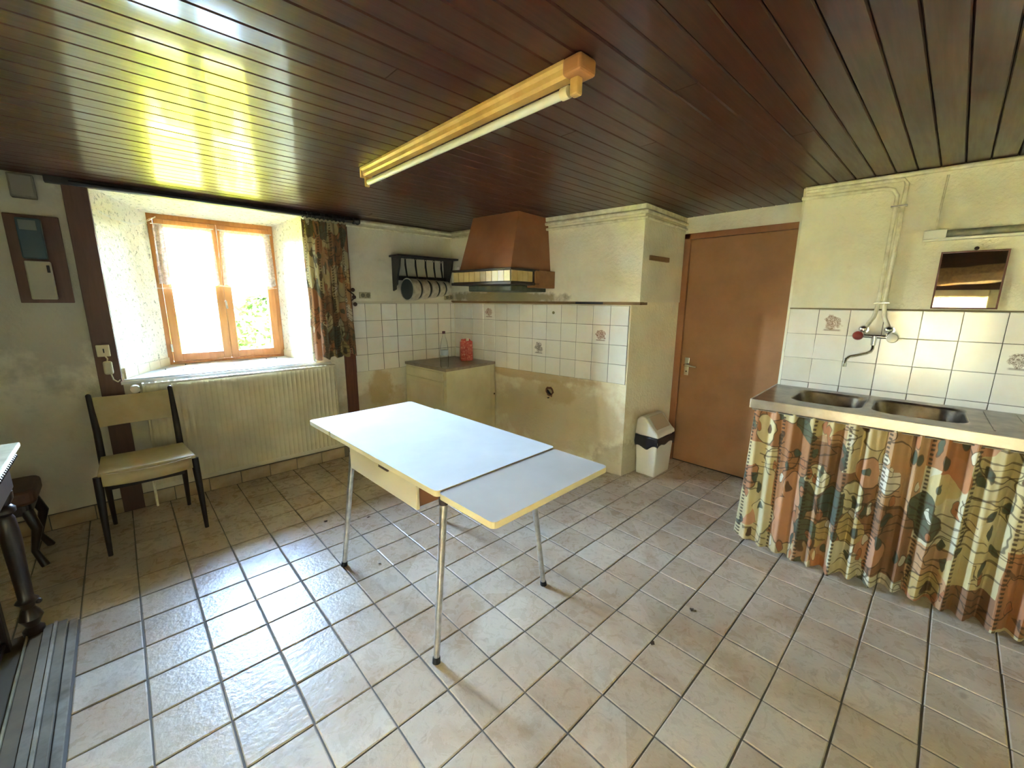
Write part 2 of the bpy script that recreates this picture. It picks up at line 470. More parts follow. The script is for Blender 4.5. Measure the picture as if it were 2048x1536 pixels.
FTC = tile_mesh('floor_tile', S-.006, .132, .008, M_ftile, seed=9)
def project(p):
    d = Vector(p)-CAM_LOC; z = d.dot(_f)
    if z < .05: return None
    return (1024+827.09*d.dot(_r2)/z, 768-827.09*d.dot(_u2)/z)
cells = []
for i in range(-5, 20):
    for j in range(-20, 6):
        x, y = (i+.5)*S, (j+.5)*S
        if x < -1.0: continue
        if j == 5: y = 5*S+.069
        if i < 0 and y < .02 and x > -.17: continue            # hearth border strips lie here
        inside = x < (A+HD*((y-A.y)/HD.y)).x+.06 if y > -.80 else x < 3.93
        if not inside: continue
        cs = [project((x+dx*S/2, y+dy*S/2, 0)) for dx, dy in ((-1, -1), (1, -1), (1, 1), (-1, 1))]
        area = 0
        if all(c is not None for c in cs):
            area = abs(sum(cs[a][0]*cs[(a+1) % 4][1]-cs[(a+1) % 4][0]*cs[a][1] for a in range(4)))/2
            cx = sum(c[0] for c in cs)/4; cyy = sum(c[1] for c in cs)/4
            if not (-60 < cx < 2110 and 700 < cyy < 1600): area = 0
        cells.append((area, x, y))
cells.sort(reverse=True)
rest = MB()
for q, (area, x, y) in enumerate(cells):
    if q < 298 and area > 0:
        piece('floor_tile', FTC if abs(y-5*S-.069) < 1e-6 else FT[q % 6], fl, (x+random.uniform(-.0008, .0008), y+random.uniform(-.0008, .0008), -.008+random.uniform(-.0006, .0006)),
              tilt=(random.uniform(-.003, .003), random.uniform(-.003, .003)))
    else:
        me = FTC if abs(y-5*S-.069) < 1e-6 else FT[q % 6]; n = len(rest.v)
        rest.v += [(v.co.x+x, v.co.y+y, v.co.z-.008) for v in me.vertices]
        rest.f += [tuple(n+k for k in p.vertices) for p in me.polygons]
ro = rest.build('floor_tile_remainder', M_ftile, fl); ro['kind'] = 'stuff'

# ---- ceiling: slab with individual boards
ce = MB().box((-1.6, -4.7, CZ+.012), (4.5, 2.3, CZ+.35)).build('ceiling', simple('dark_gap', '#120907', .9))
struct(ce, 'low dark varnished wooden board ceiling')
BW = .0842
y = YW+.02; row = 0
def board_mesh(L, wid):
    m = MB(); a = wid/2-.0010; c = .0045; h = .013
    pts = [(-a, 0), (-a, -h+c), (-a+c*.8, -h), (a-c*.8, -h), (a, -h+c), (a, 0)]
    n = len(pts)
    m.v = [(x0, yy, zz) for x0 in (0, L) for yy, zz in pts]
    for i in range(n-1): m.f.append((i, i+1, n+i+1, n+i))
    m.f.append((0, n, 2*n-1, n-1)); m.f.append(tuple(range(n))); m.f.append(tuple(reversed(range(n, 2*n))))
    return m.mesh('ceiling_board', M_ceil)
BCACHE = {}
rb = random.Random(3)
while y > -4.1:
    x = -1.02; end = 3.93
    cuts = [rb.uniform(.2, 2.9)] if rb.random() < .45 else []
    xs = [x]+cuts+[end]
    for a, b in zip(xs, xs[1:]):
        L = round(b-a-.001, 2)
        if L not in BCACHE: BCACHE[L] = board_mesh(L, BW)
        piece('ceiling_board', BCACHE[L], ce, (a, y-BW/2, CZ+.013+rb.uniform(-.0008, .0008)), tilt=(rb.uniform(-.004, .004), 0))
    y -= BW; row += 1

# ---- window wall with a splayed opening
OX0, OX1, OZ0, OZ1 = .275, 1.485, .885, 2.075         # opening in the room face
FX0, FX1, FZ0, FZ1, FY = .550, 1.378, .900, 2.035, 1.667
WX0, WX1, WY1 = -1.55, 3.0, 1.80
m = MB()
V = lambda *p: (m.v.append(p), len(m.v)-1)[1]
def quad(*ps): m.f.append(tuple(V(*p) for p in ps))
for (x0, x1, z0, z1) in ((WX0, OX0, -.1, 2.2), (OX1, WX1, -.1, 2.2), (OX0, OX1, -.1, OZ0), (OX0, OX1, OZ1, 2.2)):
    quad((x0, YW, z0), (x1, YW, z0), (x1, YW, z1), (x0, YW, z1))
for (x0, x1, z0, z1) in ((WX0, FX0, -.1, 2.2), (FX1, WX1, -.1, 2.2), (FX0, FX1, -.1, FZ0), (FX0, FX1, FZ1, 2.2)):
    quad((x0, WY1, z0), (x1, WY1, z0), (x1, WY1, z1), (x0, WY1, z1))
quad((WX0, YW, -.1), (WX0, WY1, -.1), (WX0, WY1, 2.2), (WX0, YW, 2.2))
quad((WX1, YW, -.1), (WX1, WY1, -.1), (WX1, WY1, 2.2), (WX1, YW, 2.2))
quad((WX0, YW, 2.2), (WX1, YW, 2.2), (WX1, WY1, 2.2), (WX0, WY1, 2.2))
wb = m.build('wall_back', M_back); struct(wb, 'shadowed plaster wall around the deep window')
m = MB()
quad((OX0, YW, OZ0), (FX0, FY, FZ0), (FX0, FY, FZ1), (OX0, YW, OZ1))
quad((OX1, YW, OZ0), (FX1, FY, FZ0), (FX1, FY, FZ1), (OX1, YW, OZ1))
quad((OX0, YW, OZ1), (OX1, YW, OZ1), (FX1, FY, FZ1), (FX0, FY, FZ1))
quad((OX0, YW, OZ0), (OX1, YW, OZ0), (FX1, FY, FZ0), (FX0, FY, FZ0))
for a, b, c, d in (((FX0, FZ0), (FX0, FZ1), 0, 0), ((FX1, FZ0), (FX1, FZ1), 0, 0), ((FX0, FZ0), (FX1, FZ0), 0, 0), ((FX0, FZ1), (FX1, FZ1), 0, 0)):
    quad((a[0], FY, a[1]), (b[0], FY, b[1]), (b[0], WY1, b[1]), (a[0], WY1, a[1]))
m.build('window_reveal', M_reveal, wb, label='rough white speckled plaster window reveal')
# sill of glazed tiles, and skirting pieces up the reveals
n_sill = 6
SILL = simple('glazed_sill_tile', '#cfd0cc', .18)
for i in range(n_sill):
    for (v0, v1) in ((-.012, .30), (.30, .497)):
        t0, t1 = i/n_sill, (i+1)/n_sill
        def sx(t, v): f_ = max(0, v)/.5; return (OX0*(1-f_)+FX0*f_)*(1-t)+(OX1*(1-f_)+FX1*f_)*t
        g = .0012
        mm = MB().hexa([(sx(t0, v0)+g, YW+v0+g, .888+v0*.026), (sx(t1, v0)-g, YW+v0+g, .888+v0*.026), (sx(t1, v1)-g, YW+v1-g, .888+v1*.026), (sx(t0, v1)+g, YW+v1-g, .888+v1*.026),
                        (sx(t0, v0)+g, YW+v0+g, .897+v0*.026), (sx(t1, v0)-g, YW+v0+g, .897+v0*.026), (sx(t1, v1)-g, YW+v1-g, .897+v1*.026), (sx(t0, v1)+g, YW+v1-g, .897+v1*.026)])
        mm.build('sill_tile', SILL, wb)
SKIRT = simple('cream_skirting_tile', '#d9cda8', .3)
for side in (0, 1):
    P0 = Vector((OX0, YW, 0)) if side == 0 else Vector((OX1, YW, 0)); P1 = Vector((FX0, FY, 0)) if side == 0 else Vector((FX1, FY, 0))
    nrm = Vector((1, -.5, 0)).normalized() if side == 0 else Vector((-1, -.2, 0)).normalized()
    for i in range(4):
        a = P0.lerp(P1, .03+i*.24); b = P0.lerp(P1, .03+(i+1)*.24-.006)
        pts = [a, b, b+nrm*.012, a+nrm*.012]
        z0, z1 = .898, .968
        mm = MB(); mm.hexa([(p.x, p.y, z0+.012*((p.y-YW)/.5)) for p in pts]+[(p.x, p.y, z1) for p in pts]); mm.build('skirting_tile', SKIRT, wb)
# nosing in front of the sill
tr = MB().box((.262, YW-.028, .866), (1.60, YW-.001, .889)).build('trim_1', simple('nosing_white', '#d9d6cb', .35), bevel=.003)
struct(tr, 'white nosing strip along the front of the window sill')
# brown casing boards
tr = MB().box((.163, YW-.022, .0), (.272, YW-.001, 2.085)).build('trim_2', M_casing, bevel=.003)
struct(tr, 'brown painted casing board left of the window')
tr = MB().box((1.722, YW-.022, .0), (1.82, YW-.001, 2.03)).build('trim_3', wood('red_brown_casing', '#5a3020', '#71402b', .5), bevel=.003)
struct(tr, 'red brown casing board right of the radiator')
tr = MB().box((.10, YW-.05, 2.062), (1.93, YW-.001, 2.099)).build('trim_4', simple('pelmet_board', '#3a312c', .5, var='#2a2320'), bevel=.004)
struct(tr, 'dark pelmet board under the ceiling above the window')

# skirting tiles of the window wall
bb = MB().box((-1.0, YW-.012, 0), (1.72, YW-.001, .098)).build('baseboard_back', M_grout); struct(bb, 'row of beige skirting tiles below the radiator')
bme = tile_mesh('skirting_tile', .198, .094, .011, simple('skirting_beige', '#c0a98a', .3, var='#a88f6e', vscale=8), .002)
for i in range(13):
    o = bpy.data.objects.new('skirting_tile', bme); COL.objects.link(o)
    o.location = (-.88+i*.203, YW-.010, .049); o.rotation_euler = (math.radians(90), 0, 0); attach(o, bb)

# ---- stove wall (chimney breast): lower part with tiles, plaster above overhanging
m = MB().prism([(A.x, A.y), (3.96, -.866), (3.96, 1.9), (2.92, 1.9), (B.x-.002, B.y+.01)], -.1, 1.413)
ws = m.build('wall_stove', M_stove); struct(ws, 'stained plaster chimney wall behind the stove place')
C0 = H(-.078, .03, 0); C1 = H(2.03, .03, 0)
m = MB().prism([(C0.x, C0.y), (3.96, -.860), (3.96, 1.9), (2.90, 1.9), (C1.x, C1.y)], 1.412, 2.2)
up = m.build('upper_plaster', M_upper, ws, label='plain cream plaster above the wooden ledge')
lg = MB().box((-.084, -.1, 1.392), (2.0, .038, 1.414), H).build('trim_5', wood('ledge_wood', '#6e5433', '#8a6c43', .7, 'y'), bevel=.002)
struct(lg, 'thin brown wooden ledge above the stove tiles')
scorch = MB().box((.22, .0385, 1.396), (.47, .0395, 1.412), H).build('scorch_patch', simple('scorch', '#1d1a1c', .6), lg)
# small bits: stain lump under the ledge's end

# ---- tiles on walls
WT = [tile_mesh('wall_tile', .151, .151, .007, M_wtile, .002, seed=20+i) for i in range(3)]
def wall_tiles(frame, rz, wall, cols, rows, decor=(), pitch=.154):
    """frame(s, off, z); tiles lie on the wall facing the room"""
    MB().box((cols[0][0], -.002, rows[-1][1]), (cols[-1][1], .0045, rows[0][0]), frame).build('tile_joints', M_wgrout, wall)
    for ci, (s0, s1) in enumerate(cols):
        for ri, (z1, z0) in enumerate(rows):
            full = abs((s1-s0)-pitch) < .01 and abs((z1-z0)-pitch) < .01
            key = decor.get((ci, ri)) if decor else None
            c = frame((s0+s1)/2, 0.0005, (z0+z1)/2)
            if full and key is None: me = WT[(ci*7+ri*3) % 3]
            else: me = tile_mesh('wall_tile', (s1-s0)-.003, (z1-z0)-.003, .007, key or M_wtile, .002)
            o = bpy.data.objects.new('wall_tile', me); COL.objects.link(o)
            o.matrix_basis = Matrix.Translation(c) @ Matrix.Rotation(rz, 4, 'Z') @ Matrix.Rotation(math.radians(90), 4, 'X')
            attach(o, wall)
            if key: o['label'] = 'tile printed with a brown kitchen motif'
# decor prints use object coordinates: tile x right, y up -> remap inside the material
def decor(name, seed, dark='#8a5f4e', light='#c49a86'):
    t = NT(name); v0 = t.obj(); q = t.n('ShaderNodeSeparateXYZ', Vector=v0).outputs
    v = t.n('ShaderNodeCombineXYZ', X=q[0], Y=q[1], Z=0.).outputs[0]
    sp = t.vmath('ADD', v, (seed, seed*1.7, 0))[0]
    d = t.vmath('LENGTH', t.vmath('DIVIDE', v, (.050, .046, 1.))[0])[1]
    d = t.math('ADD', d, t.math('MULTIPLY_ADD', t.noise(sp, 30, 2), 1.6, -.8))
    mask = t.ramp(d, [(.75, 1.), (.95, 0.)])
    ln = t.ramp(t.math('ABSOLUTE', t.math('SUBTRACT', t.noise(sp, 45, 3, .6, 2.5), .5)), [(.02, 1.), (.06, 0.)])
    c = t.mix(t.math('MULTIPLY', mask, .45), lin('#f0ebe0'), lin(light))
    c = t.mix(t.math('MULTIPLY', mask, ln), c, lin(dark))
    st = t.math('MULTIPLY', t.ramp(t.math('ABSOLUTE', t.math('ADD', q[1], .046)), [(.003, 1.), (.006, 0.)]),
                t.ramp(t.math('ABSOLUTE', q[0]), [(.035, 1.), (.045, 0.)]))
    c = t.mix(t.math('MULTIPLY', st, .7), c, lin(dark))
    t.set(Base_Color=c, Roughness=.18)
    return t.m
DEC = [decor('printed_tile_%s' % n, sd, dk, lt) for n, sd, dk, lt in
       (('pot', .4, '#8a5f4e', '#cda58e'), ('fowl', 1.3, '#7b4a34', '#bf8f72'), ('jug', 2.1, '#5f5248', '#a08f80'), ('basket', 3.7, '#8a6a52', '#c7a588'), ('fruit', 5.2, '#7d6a5c', '#b7a392'))]
rowsz = [(1.385, 1.231), (1.231, 1.077), (1.077, .923), (.923, .769)]
Wf = lambda s, off, z: Vector((s, YW-off, z))
cols = [(1.826, 1.94)]+[(1.94+.1555*i, 1.94+.1555*(i+1)) for i in range(6)]+[(2.873, 2.925)]
wall_tiles(Wf, 0, wb, cols, rowsz, {}, .1555)
# stove wall: s measured from the chimney corner toward the window wall; face normal is HN
Hf = lambda s, off, z: H(s, off, z)
cols = [(.012+.154*i, .012+.154*(i+1)) for i in range(12)]+[(1.86, 1.972)]
wall_tiles(Hf, H_RZ+math.pi, ws, cols, rowsz, {(1, 1): DEC[1], (5, 2): DEC[2], (9, 0): DEC[0]})
# small hook plug on the fifth tile
tg = MB().lathe([(.011, 0), (.013, .006), (.009, .012)], (0, 0, 0), 12, T=lambda x, y, z: tuple(H(.705+x, .008+z, 1.318+y)))
tag(tg.build('wall_plug', simple('olive_plug', '#7c7550', .6)), 'small olive rubber plug stuck on a white stove tile', 'plug')
# cream edging strip on top of the window wall tiles
ed = MB().box((1.826, YW-.014, 1.386), (2.93, YW-.001, 1.402)).build('trim_6', simple('edging', '#cfc7b0', .5), bevel=.003)
struct(ed, 'cream edging strip on top of the tiles beside the curtain')

# hole knocked in the lower stove wall
hole = thing('wall_hole', 'rusty brown hole broken through the stove wall plaster', 'hole', tuple(H(.73, 0, .60)))
m = MB(); rr = random.Random(5)
ring = [(H(.73+math.cos(a)*.05*rr.uniform(.6, 1.1), .002, .605+math.sin(a)*.05*rr.uniform(.7, 1.2))) for a in [i*2*math.pi/14 for i in range(14)]]
rin = [H(.73, 0, .605).lerp(p, .62)+HN*.001 for p in ring]
m.v = [tuple(p) for p in ring]+[tuple(p) for p in rin]
for i in range(14): k = (i+1) % 14; m.f.append((i, k, 14+k, 14+i))
m.build('broken_rim', simple('rust_rim', '#7d4a2e', .9, var='#5a3320', vscale=40), hole, solid=.004)
MB().tube([H(.73, .004, .605), H(.735, .0045, .60)], .03, 12).build('dark_cavity', simple('cavity', '#1a0d08', .95), hole)
MB().tube([H(.745, .003, .555), H(.742, .004, .545)], [.014, .006], 8).build('drip', simple('cavity', '#1a0d08', .95), hole)

# ---- alcove wall with the door
DX = 3.85
m = MB()
m.box((DX, -.858, 0-.1), (4.2, -.80, 2.2)); m.box((DX, -1.9, -.1), (4.2, -1.70, 2.2)); m.box((DX, -1.71, 1.972), (4.2, -.85, 2.2)); m.box((4.05, -1.8, -.1), (4.25, -.8, 2.0))
wa = m.build('wall_alcove', M_upper); struct(wa, 'narrow plaster wall above and beside the brown door')
d1 = thing('door_1', 'flush orange brown painted door in the alcove', 'door', (DX, -1.27, 0)); d1['kind'] = 'structure'
m = MB(); m.box((DX-.012, -.912, 0), (DX+.08, -.856, 1.97)); m.box((DX-.012, -1.75, 0), (DX+.08, -1.695, 1.97)); m.box((DX-.012, -1.75, 1.925), (DX+.08, -.856, 1.97))
m.build('door_frame', M_doorf, d1, bevel=.003)
leaf = MB().box((DX+.004, -1.695, .008), (DX+.044, -.915, 1.922)).build('door_leaf', M_door, d1, bevel=.002)
MB().box((DX-.003, -.990, .79), (DX+.004, -.950, .945)).build('escutcheon', M_chrome, leaf, bevel=.003)
hnd = MB(); hnd.tube([(DX-.002, -.970, .885), (DX-.045, -.970, .885), (DX-.055, -.978, .885), (DX-.056, -1.075, .878)], [.009, .009, .009, .007], 10)
hnd.build('lever_handle', M_chrome, leaf, smooth=True)
MB().tube([(DX-.0045, -.970, .825), (DX-.003, -.970, .825)], .006, 8).build('keyhole', M_black, leaf)
# wood strip nailed on the chimney side
sb = MB().box((3.245, -.893, 1.722), (3.54, -.868, 1.757)).build('wall_batten', wood('batten', '#7a5a38', '#92704a', .7, 'x'), bevel=.002)
tag(sb, 'short brown wooden batten on the chimney side wall', 'batten')

# ---- sink wall
P = [K(0, 0, 0), K(2.9, 0, 0)]
m = MB().prism([(P[1].x, P[1].y), (4.2, P[1].y), (4.2, -1.76), (3.47, -1.758), (P[0].x, P[0].y)], -.1, 2.2)
wk = m.build('wall_sink', M_sinkw); struct(wk, 'cream plaster wall above the sink')
cols = [(.002+.1525*i, .002+.1525*(i+1)) for i in range(12)]
rows_s = [(1.378, 1.2255), (1.2255, 1.073), (1.073, .9205), (.9205, .878)]
wall_tiles(lambda s, off, z: K(s, off, z), K_RZ, wk, cols, rows_s, {(1, 0): DEC[3], (6, 1): DEC[4]}, .1525)
e = MB().box((0, 0, 1.379), (1.9, .010, 1.386), K).build('trim_7', simple('joint_line', '#857552', .8)); struct(e, 'thin dark joint line above the sink tiles')

# ---- unseen sides of the room: left wall with a glazed opening, and the wall behind the camera
m = MB()
LX = -1.0
m.box((LX-.5, -2.35, -.1), (LX, 1.3, 2.2)); m.box((LX-.5, -4.5, -.1), (LX, -3.15, 2.2)); m.box((LX-.5, -3.16, 1.50), (LX, -2.34, 2.2)); m.box((LX-.5, -3.16, -.1), (LX, -2.34, .50))
wl = m.build('wall_left', M_leftw); struct(wl, 'cream plaster wall on the left side of the room')
wf = MB().box((-1.5, -4.5, -.1), (4.4, -4.0, 2.2)).build('wall_front', M_leftw); struct(wf, 'cream plaster wall behind the camera')
MB().box((3.60, -4.2, -.1), (4.2, -3.9, 2.2)).build('wall_front_return', M_leftw, wf)
bmm = MB()
def beamf(u, v):
    a = v*2*math.pi; p0 = Vector((LX-.02, -2.74, 1.74)); p1 = Vector((.98, -4.02, 1.78)); p = p0.lerp(p1, u)
    d = (p1-p0).normalized(); n = Vector((-d.y, d.x, 0))
    k = 1+.06*math.sin(u*13+v*9)+.05*math.sin(u*31+2*v)
    ca, sa = math.cos(a), math.sin(a); q = 1/max(abs(ca), abs(sa))**.75
    return tuple(p+n*(.10*ca*q*k)+Vector((0, 0, .10*sa*q*k)))
bmm.grid(beamf, 60, 24)
be = bmm.build('trim_8', M_beam, smooth=True); struct(be, 'rough hewn oak beam across the corner behind the camera')
pl_ = MB().box((LX-.001, -3.99, 1.58), (LX+.02, -1.9, 2.099)).build('trim_11', wood('dark_wall_panel', '#3a2218', '#4a2c1e', .6, 'y')); struct(pl_, 'dark wooden panel on the left wall above the side window')
w2 = thing('window_2', 'small wooden window with yellow curtains in the left wall', 'window', (LX-.25, -2.75, .50)); w2['kind'] = 'structure'
m = MB(); X0 = LX-.30
for (y0, y1, z0, z1) in ((-3.15, -3.08, .50, 1.50), (-2.42, -2.35, .50, 1.50), (-3.08, -2.42, 1.43, 1.50), (-3.08, -2.42, .50, .58), (-2.785, -2.715, .58, 1.43)):
    m.box((X0, y0, z0), (X0+.05, y1, z1))
m.build('frame', M_winwood, w2, bevel=.003)
for y0, y1 in ((-3.08, -2.785), (-2.715, -2.42)):
    MB().box((X0+.02, y0, .58), (X0+.026, y1, 1.43)).build('pane', M_glass, w2)
MB().box((LX-.01, -2.34, .45), (LX+.03, -2.20, 1.57)).build('casing', M_winwood, w2, bevel=.003)
def yellow_cloth():
    t = NT('yellow_sheer'); t.t.nodes.remove(t.b)
    tl = t.n('ShaderNodeBsdfTranslucent', Color=(.84, .77, .50)); df = t.n('ShaderNodeBsdfDiffuse', Color=(.84, .77, .50)); mx = t.n('ShaderNodeMixShader')
    mx.inputs[0].default_value = .45; t.l(df.outputs[0], mx.inputs[1]); t.l(tl.outputs[0], mx.inputs[2]); t.l(mx.outputs[0], t.out.inputs[0]); return t.m
for y0, y1, lab in ((-3.14, -2.755, 'yellow curtain on the far half of the side window'), (-2.745, -2.36, 'yellow curtain on the near half of the side window')):
    c_ = MB().grid(lambda u, v: (LX-.06+.012*math.sin(u*38), y0+(y1-y0)*u, .52+.97*v), 60, 2).build('side_curtain', yellow_cloth(), smooth=True)
    tag(c_, lab, 'curtain', 'curtains of the side window')

# ---- hearth border strips on the floor at the left
hb = thing('hearth_border', 'grooved grey brown border strips on the floor beside the sideboard', 'floor border', (-.1, -.5, 0)); hb['kind'] = 'structure'; hb.name = 'trim_9'
for x0, x1, h, c in ((-.034, -.006, .004, '#a89c88'), (-.066, -.037, .016, '#8f8674'), (-.078, -.067, .024, '#b3a792'), (-.108, -.080, .018, '#9a8e7a'), (-.150, -.110, .012, '#7d6f58'), (-.158, -.151, .020, '#b0a27e'), (-.30, -.159, .010, '#75664e')):
    MB().box((x0, -1.6, -.004), (x1, .012, h)).build('border_strip', simple('border_'+c[1:], c, .9, var='#6e6250', vscale=7, spec=.1), hb, bevel=.003)

# ---- outside: lawn, gravel strip, bushes
def lawn():
    t = NT('sunny_lawn'); p = t.pos()
    n = t.noise(p, 3, 5, .6)
    c = t.mix(n, lin('#6e6c12'), lin('#5c6410'))
    c = t.mix(t.ramp(t.noise(p, 40, 3), [(.4, 0.), (.7, .6)]), c, lin('#7c7618'))
    t.set(Base_Color=c, Roughness=1., Specular_IOR_Level=0.); t.bump(t.noise(p, 60, 4), .8, .03)
    return t.m
g = MB().grid(lambda u, v: (-16+34*u, 1.82+28*v, -.25+.03*math.sin(u*31)*math.sin(v*19)+1.2*max(0, v-.25)**1.5), 40, 40)
lw = g.build('lawn', lawn(), smooth=True); tag(lw, 'sunny yellow green lawn outside the window', 'lawn', kind='stuff')
gb = MB().box((-9, -5.5, -.4), (-1.55, 1.82, -.25)).build('gravel_yard', simple('pale_gravel', '#cdbf97', .95, var='#b3a577', vscale=30, bump=.5))
struct(gb, 'pale gravel yard beyond the side opening')
def leaf_mat(n, c1, c2):
    t = NT(n); r = t.n('ShaderNodeObjectInfo').outputs['Random']; p = t.pos()
    c = t.mix(t.noise(p, 6, 2), lin(c1), lin(c2))
    t.set(Base_Color=c, Roughness=.8, Specular_IOR_Level=.05)
    tl = t.n('ShaderNodeBsdfTranslucent'); t.put(tl.inputs[0], c); mx = t.n('ShaderNodeMixShader'); mx.inputs[0].default_value = .4
    t.l(t.b.outputs[0], mx.inputs[1]); t.l(tl.outputs[0], mx.inputs[2]); t.l(mx.outputs[0], t.out.inputs[0])
    return t.m
LM = [leaf_mat('bush_leaf', '#1c2a0c', '#121d07'), leaf_mat('grassy_leaf', '#222e0e', '#18240a')]
def bush(label, c, rx, ry, h, n, mat, size, seed, grassy=False):
    r = random.Random(seed); b = thing('garden_bush', label, 'bush', c)
    st = MB()
    for i in range(7):
        a = r.uniform(0, 6.28); st.tube([c, (c[0]+math.cos(a)*rx*.3, c[1]+math.sin(a)*ry*.3, c[2]+h*.5), (c[0]+math.cos(a)*rx*.7, c[1]+math.sin(a)*ry*.7, c[2]+h*.85)], [.025, .015, .006], 6)
    st.build('stems', simple('bark', '#6b5a40', .9), b)
    m = MB()
    for i in range(n):
        if grassy:
            a = r.uniform(0, 6.28); q = math.sqrt(r.random()); bx, by = c[0]+math.cos(a)*rx*q*.6, c[1]+math.sin(a)*ry*q*.6
            d = Vector((r.uniform(-.5, .5), r.uniform(-.5, .5), 1)).normalized(); L = h*r.uniform(.5, 1.05); wv = d.cross(Vector((r.uniform(-1, 1), r.uniform(-1, 1), 0))).normalized()*size*.3
            p0 = Vector((bx, by, c[2])); p1 = p0+d*L*.6; p2 = p0+d*L+Vector((d.x, d.y, -.2))*L*.3
            k = len(m.v); m.v += [tuple(p0-wv), tuple(p0+wv), tuple(p1+wv*.8), tuple(p1-wv*.8), tuple(p2)]; m.f += [(k, k+1, k+2, k+3), (k+3, k+2, k+4)]
        else:
            a = r.uniform(0, 6.28); z = r.uniform(-.9, 1); q = math.sqrt(1-z*z)*r.uniform(.7, 1.02)
            p = Vector((c[0]+math.cos(a)*rx*q, c[1]+math.sin(a)*ry*q, c[2]+h*(.5+.5*z)))
            d = Vector((r.uniform(-1, 1), r.uniform(-1, 1), r.uniform(-.6, .8))).normalized(); s2 = d.cross(Vector((r.uniform(-1, 1), r.uniform(-1, 1), r.uniform(-1, 1)))).normalized()
            L = size*r.uniform(.7, 1.3); k = len(m.v); up_ = d.cross(s2)*L*.12
            m.v += [tuple(p), tuple(p+d*L*.5+s2*L*.3+up_), tuple(p+d*L), tuple(p+d*L*.5-s2*L*.3+up_)]; m.f.append((k, k+1, k+2, k+3))
    f_ = m.build('foliage', mat, b); f_['kind'] = 'stuff'
bush('leafy yellow green bush seen through the right window pane', (2.10, 5.7, -.2), .50, .50, 1.65, 700, LM[0], .13, 1)
bush('feathery green clump seen through the left window pane', (.80, 4.3, -.2), .36, .36, 1.20, 380, LM[1], .05, 2, True)
bush('low green shrub further out on the lawn', (4.6, 7.6, -.2), 1.3, 1.0, 1.5, 1200, LM[0], .14, 3)

# ================================================================== WINDOW
w1 = thing('window_1', 'orange wooden two-sash window deep in the wall', 'window', (.964, FY, FZ0)); w1['kind'] = 'structure'
m = MB(); y0, y1 = FY+.0, FY+.06
m.box((FX0, y0, FZ0), (FX0+.032, y1, FZ1)); m.box((FX1-.032, y0, FZ0), (FX1, y1, FZ1)); m.box((FX0+.03, y0, FZ1-.035), (FX1-.03, y1, FZ1)); m.box((FX0+.03, y0, FZ0), (FX1-.03, y1, FZ0+.03))
m.build('frame', M_winwood, w1, bevel=.004)
xm = (FX0+FX1)/2+.005
for k, (x0, x1) in enumerate(((FX0+.034, xm-.001), (xm+.001, FX1-.034))):
    m = MB(); ya, yb = FY-.012, FY+.04; z0, z1 = FZ0+.032, FZ1-.037
    sw = .055
    m.box((x0, ya, z0), (x0+sw, yb, z1)); m.box((x1-sw, ya, z0), (x1, yb, z1)); m.box((x0+sw-.001, ya, z1-.055), (x1-sw+.001, yb, z1)); m.box((x0+sw-.001, ya, z0), (x1-sw+.001, yb, z0+.06))
    sash = m.build('sash', M_winwood, w1, bevel=.004)
    MB().box((x0+sw-.004, FY+.012, z0+.055), (x1-sw+.004, FY+.016, z1-.05)).build('pane', M_glass, sash)
    if k == 0:
        for zz in (1.04, 1.9): MB().tube([(x0-.003, FY-.016, zz-.03), (x0-.003, FY-.016, zz+.03)], .007, 8).build('hinge', M_alu, sash)
    else:
        MB().tube([(xm, FY-.02, 1.40), (xm, FY-.045, 1.40), (xm+.004, FY-.048, 1.34)], .007, 8).build('handle', M_alu, sash)
# lace half curtains
for k, (x0, x1, lab) in enumerate(((.578, .935, 'short white lace curtain over the left window sash'), (.985, 1.345, 'short white lace curtain over the right window sash'))):
    def fn(u, v, x0=x0, x1=x1):
        s = (1-v); flare = .012*s
        return (x0-flare+(x1-x0+2*flare)*u, FY-.035+.009*math.sin(u*46+.6*math.sin(v*5)), 1.525+.435*v-.012*math.sin(u*math.pi)*s*0+.006*math.sin(u*40)*s)
    m = MB().grid(fn, 90, 14, lambda u, v: (u, v))
    t = thing('lace_curtain', lab, 'lace curtain', (x0, FY-.03, 1.525), group='lace curtains on the window sashes')
    m.build('lace_panel', M_lace, t, smooth=True)
    MB().tube([(x0-.012, FY-.035, 1.958), (x1+.012, FY-.035, 1.958)], .004, 8).build('wire_rod', M_white, t)

# cobweb threads across the window recess
cw = thing('cobweb', 'pale dusty cobweb threads across the window recess', 'cobweb', (.9, 1.62, 1.5))
for a, b, sag in (((.52, 1.60, 1.50), (.93, 1.60, 1.525), .02), ((.93, 1.60, 1.53), (1.35, 1.60, 1.51), .02), ((.30, 1.20, 1.95), (.60, 1.60, 2.00), .06)):
    a = Vector(a); b = Vector(b)
    for q in range(3):
        dz = q*.006
        MB().tube([a.lerp(b, i/8)+Vector((0, 0, -sag*4*(i/8)*(1-i/8)-dz*math.sin(i*1.3+q))) for i in range(9)], .0011, 4, False).build('thread', simple('cobweb_silk', '#e8e6da', .8), cw)
# dead flies and crumbs on the sill
rr = random.Random(4)
for i in range(9):
    x, y_ = rr.uniform(.45, 1.35), rr.uniform(1.3, 1.6)
    mm = MB().ball((x, y_, .902+.026*(y_-YW)+.0005), .0042, 6, 4)
    tag(mm.build('dead_fly', M_black), 'tiny dead fly lying on the white window sill', 'fly', 'dead flies on the window sill')

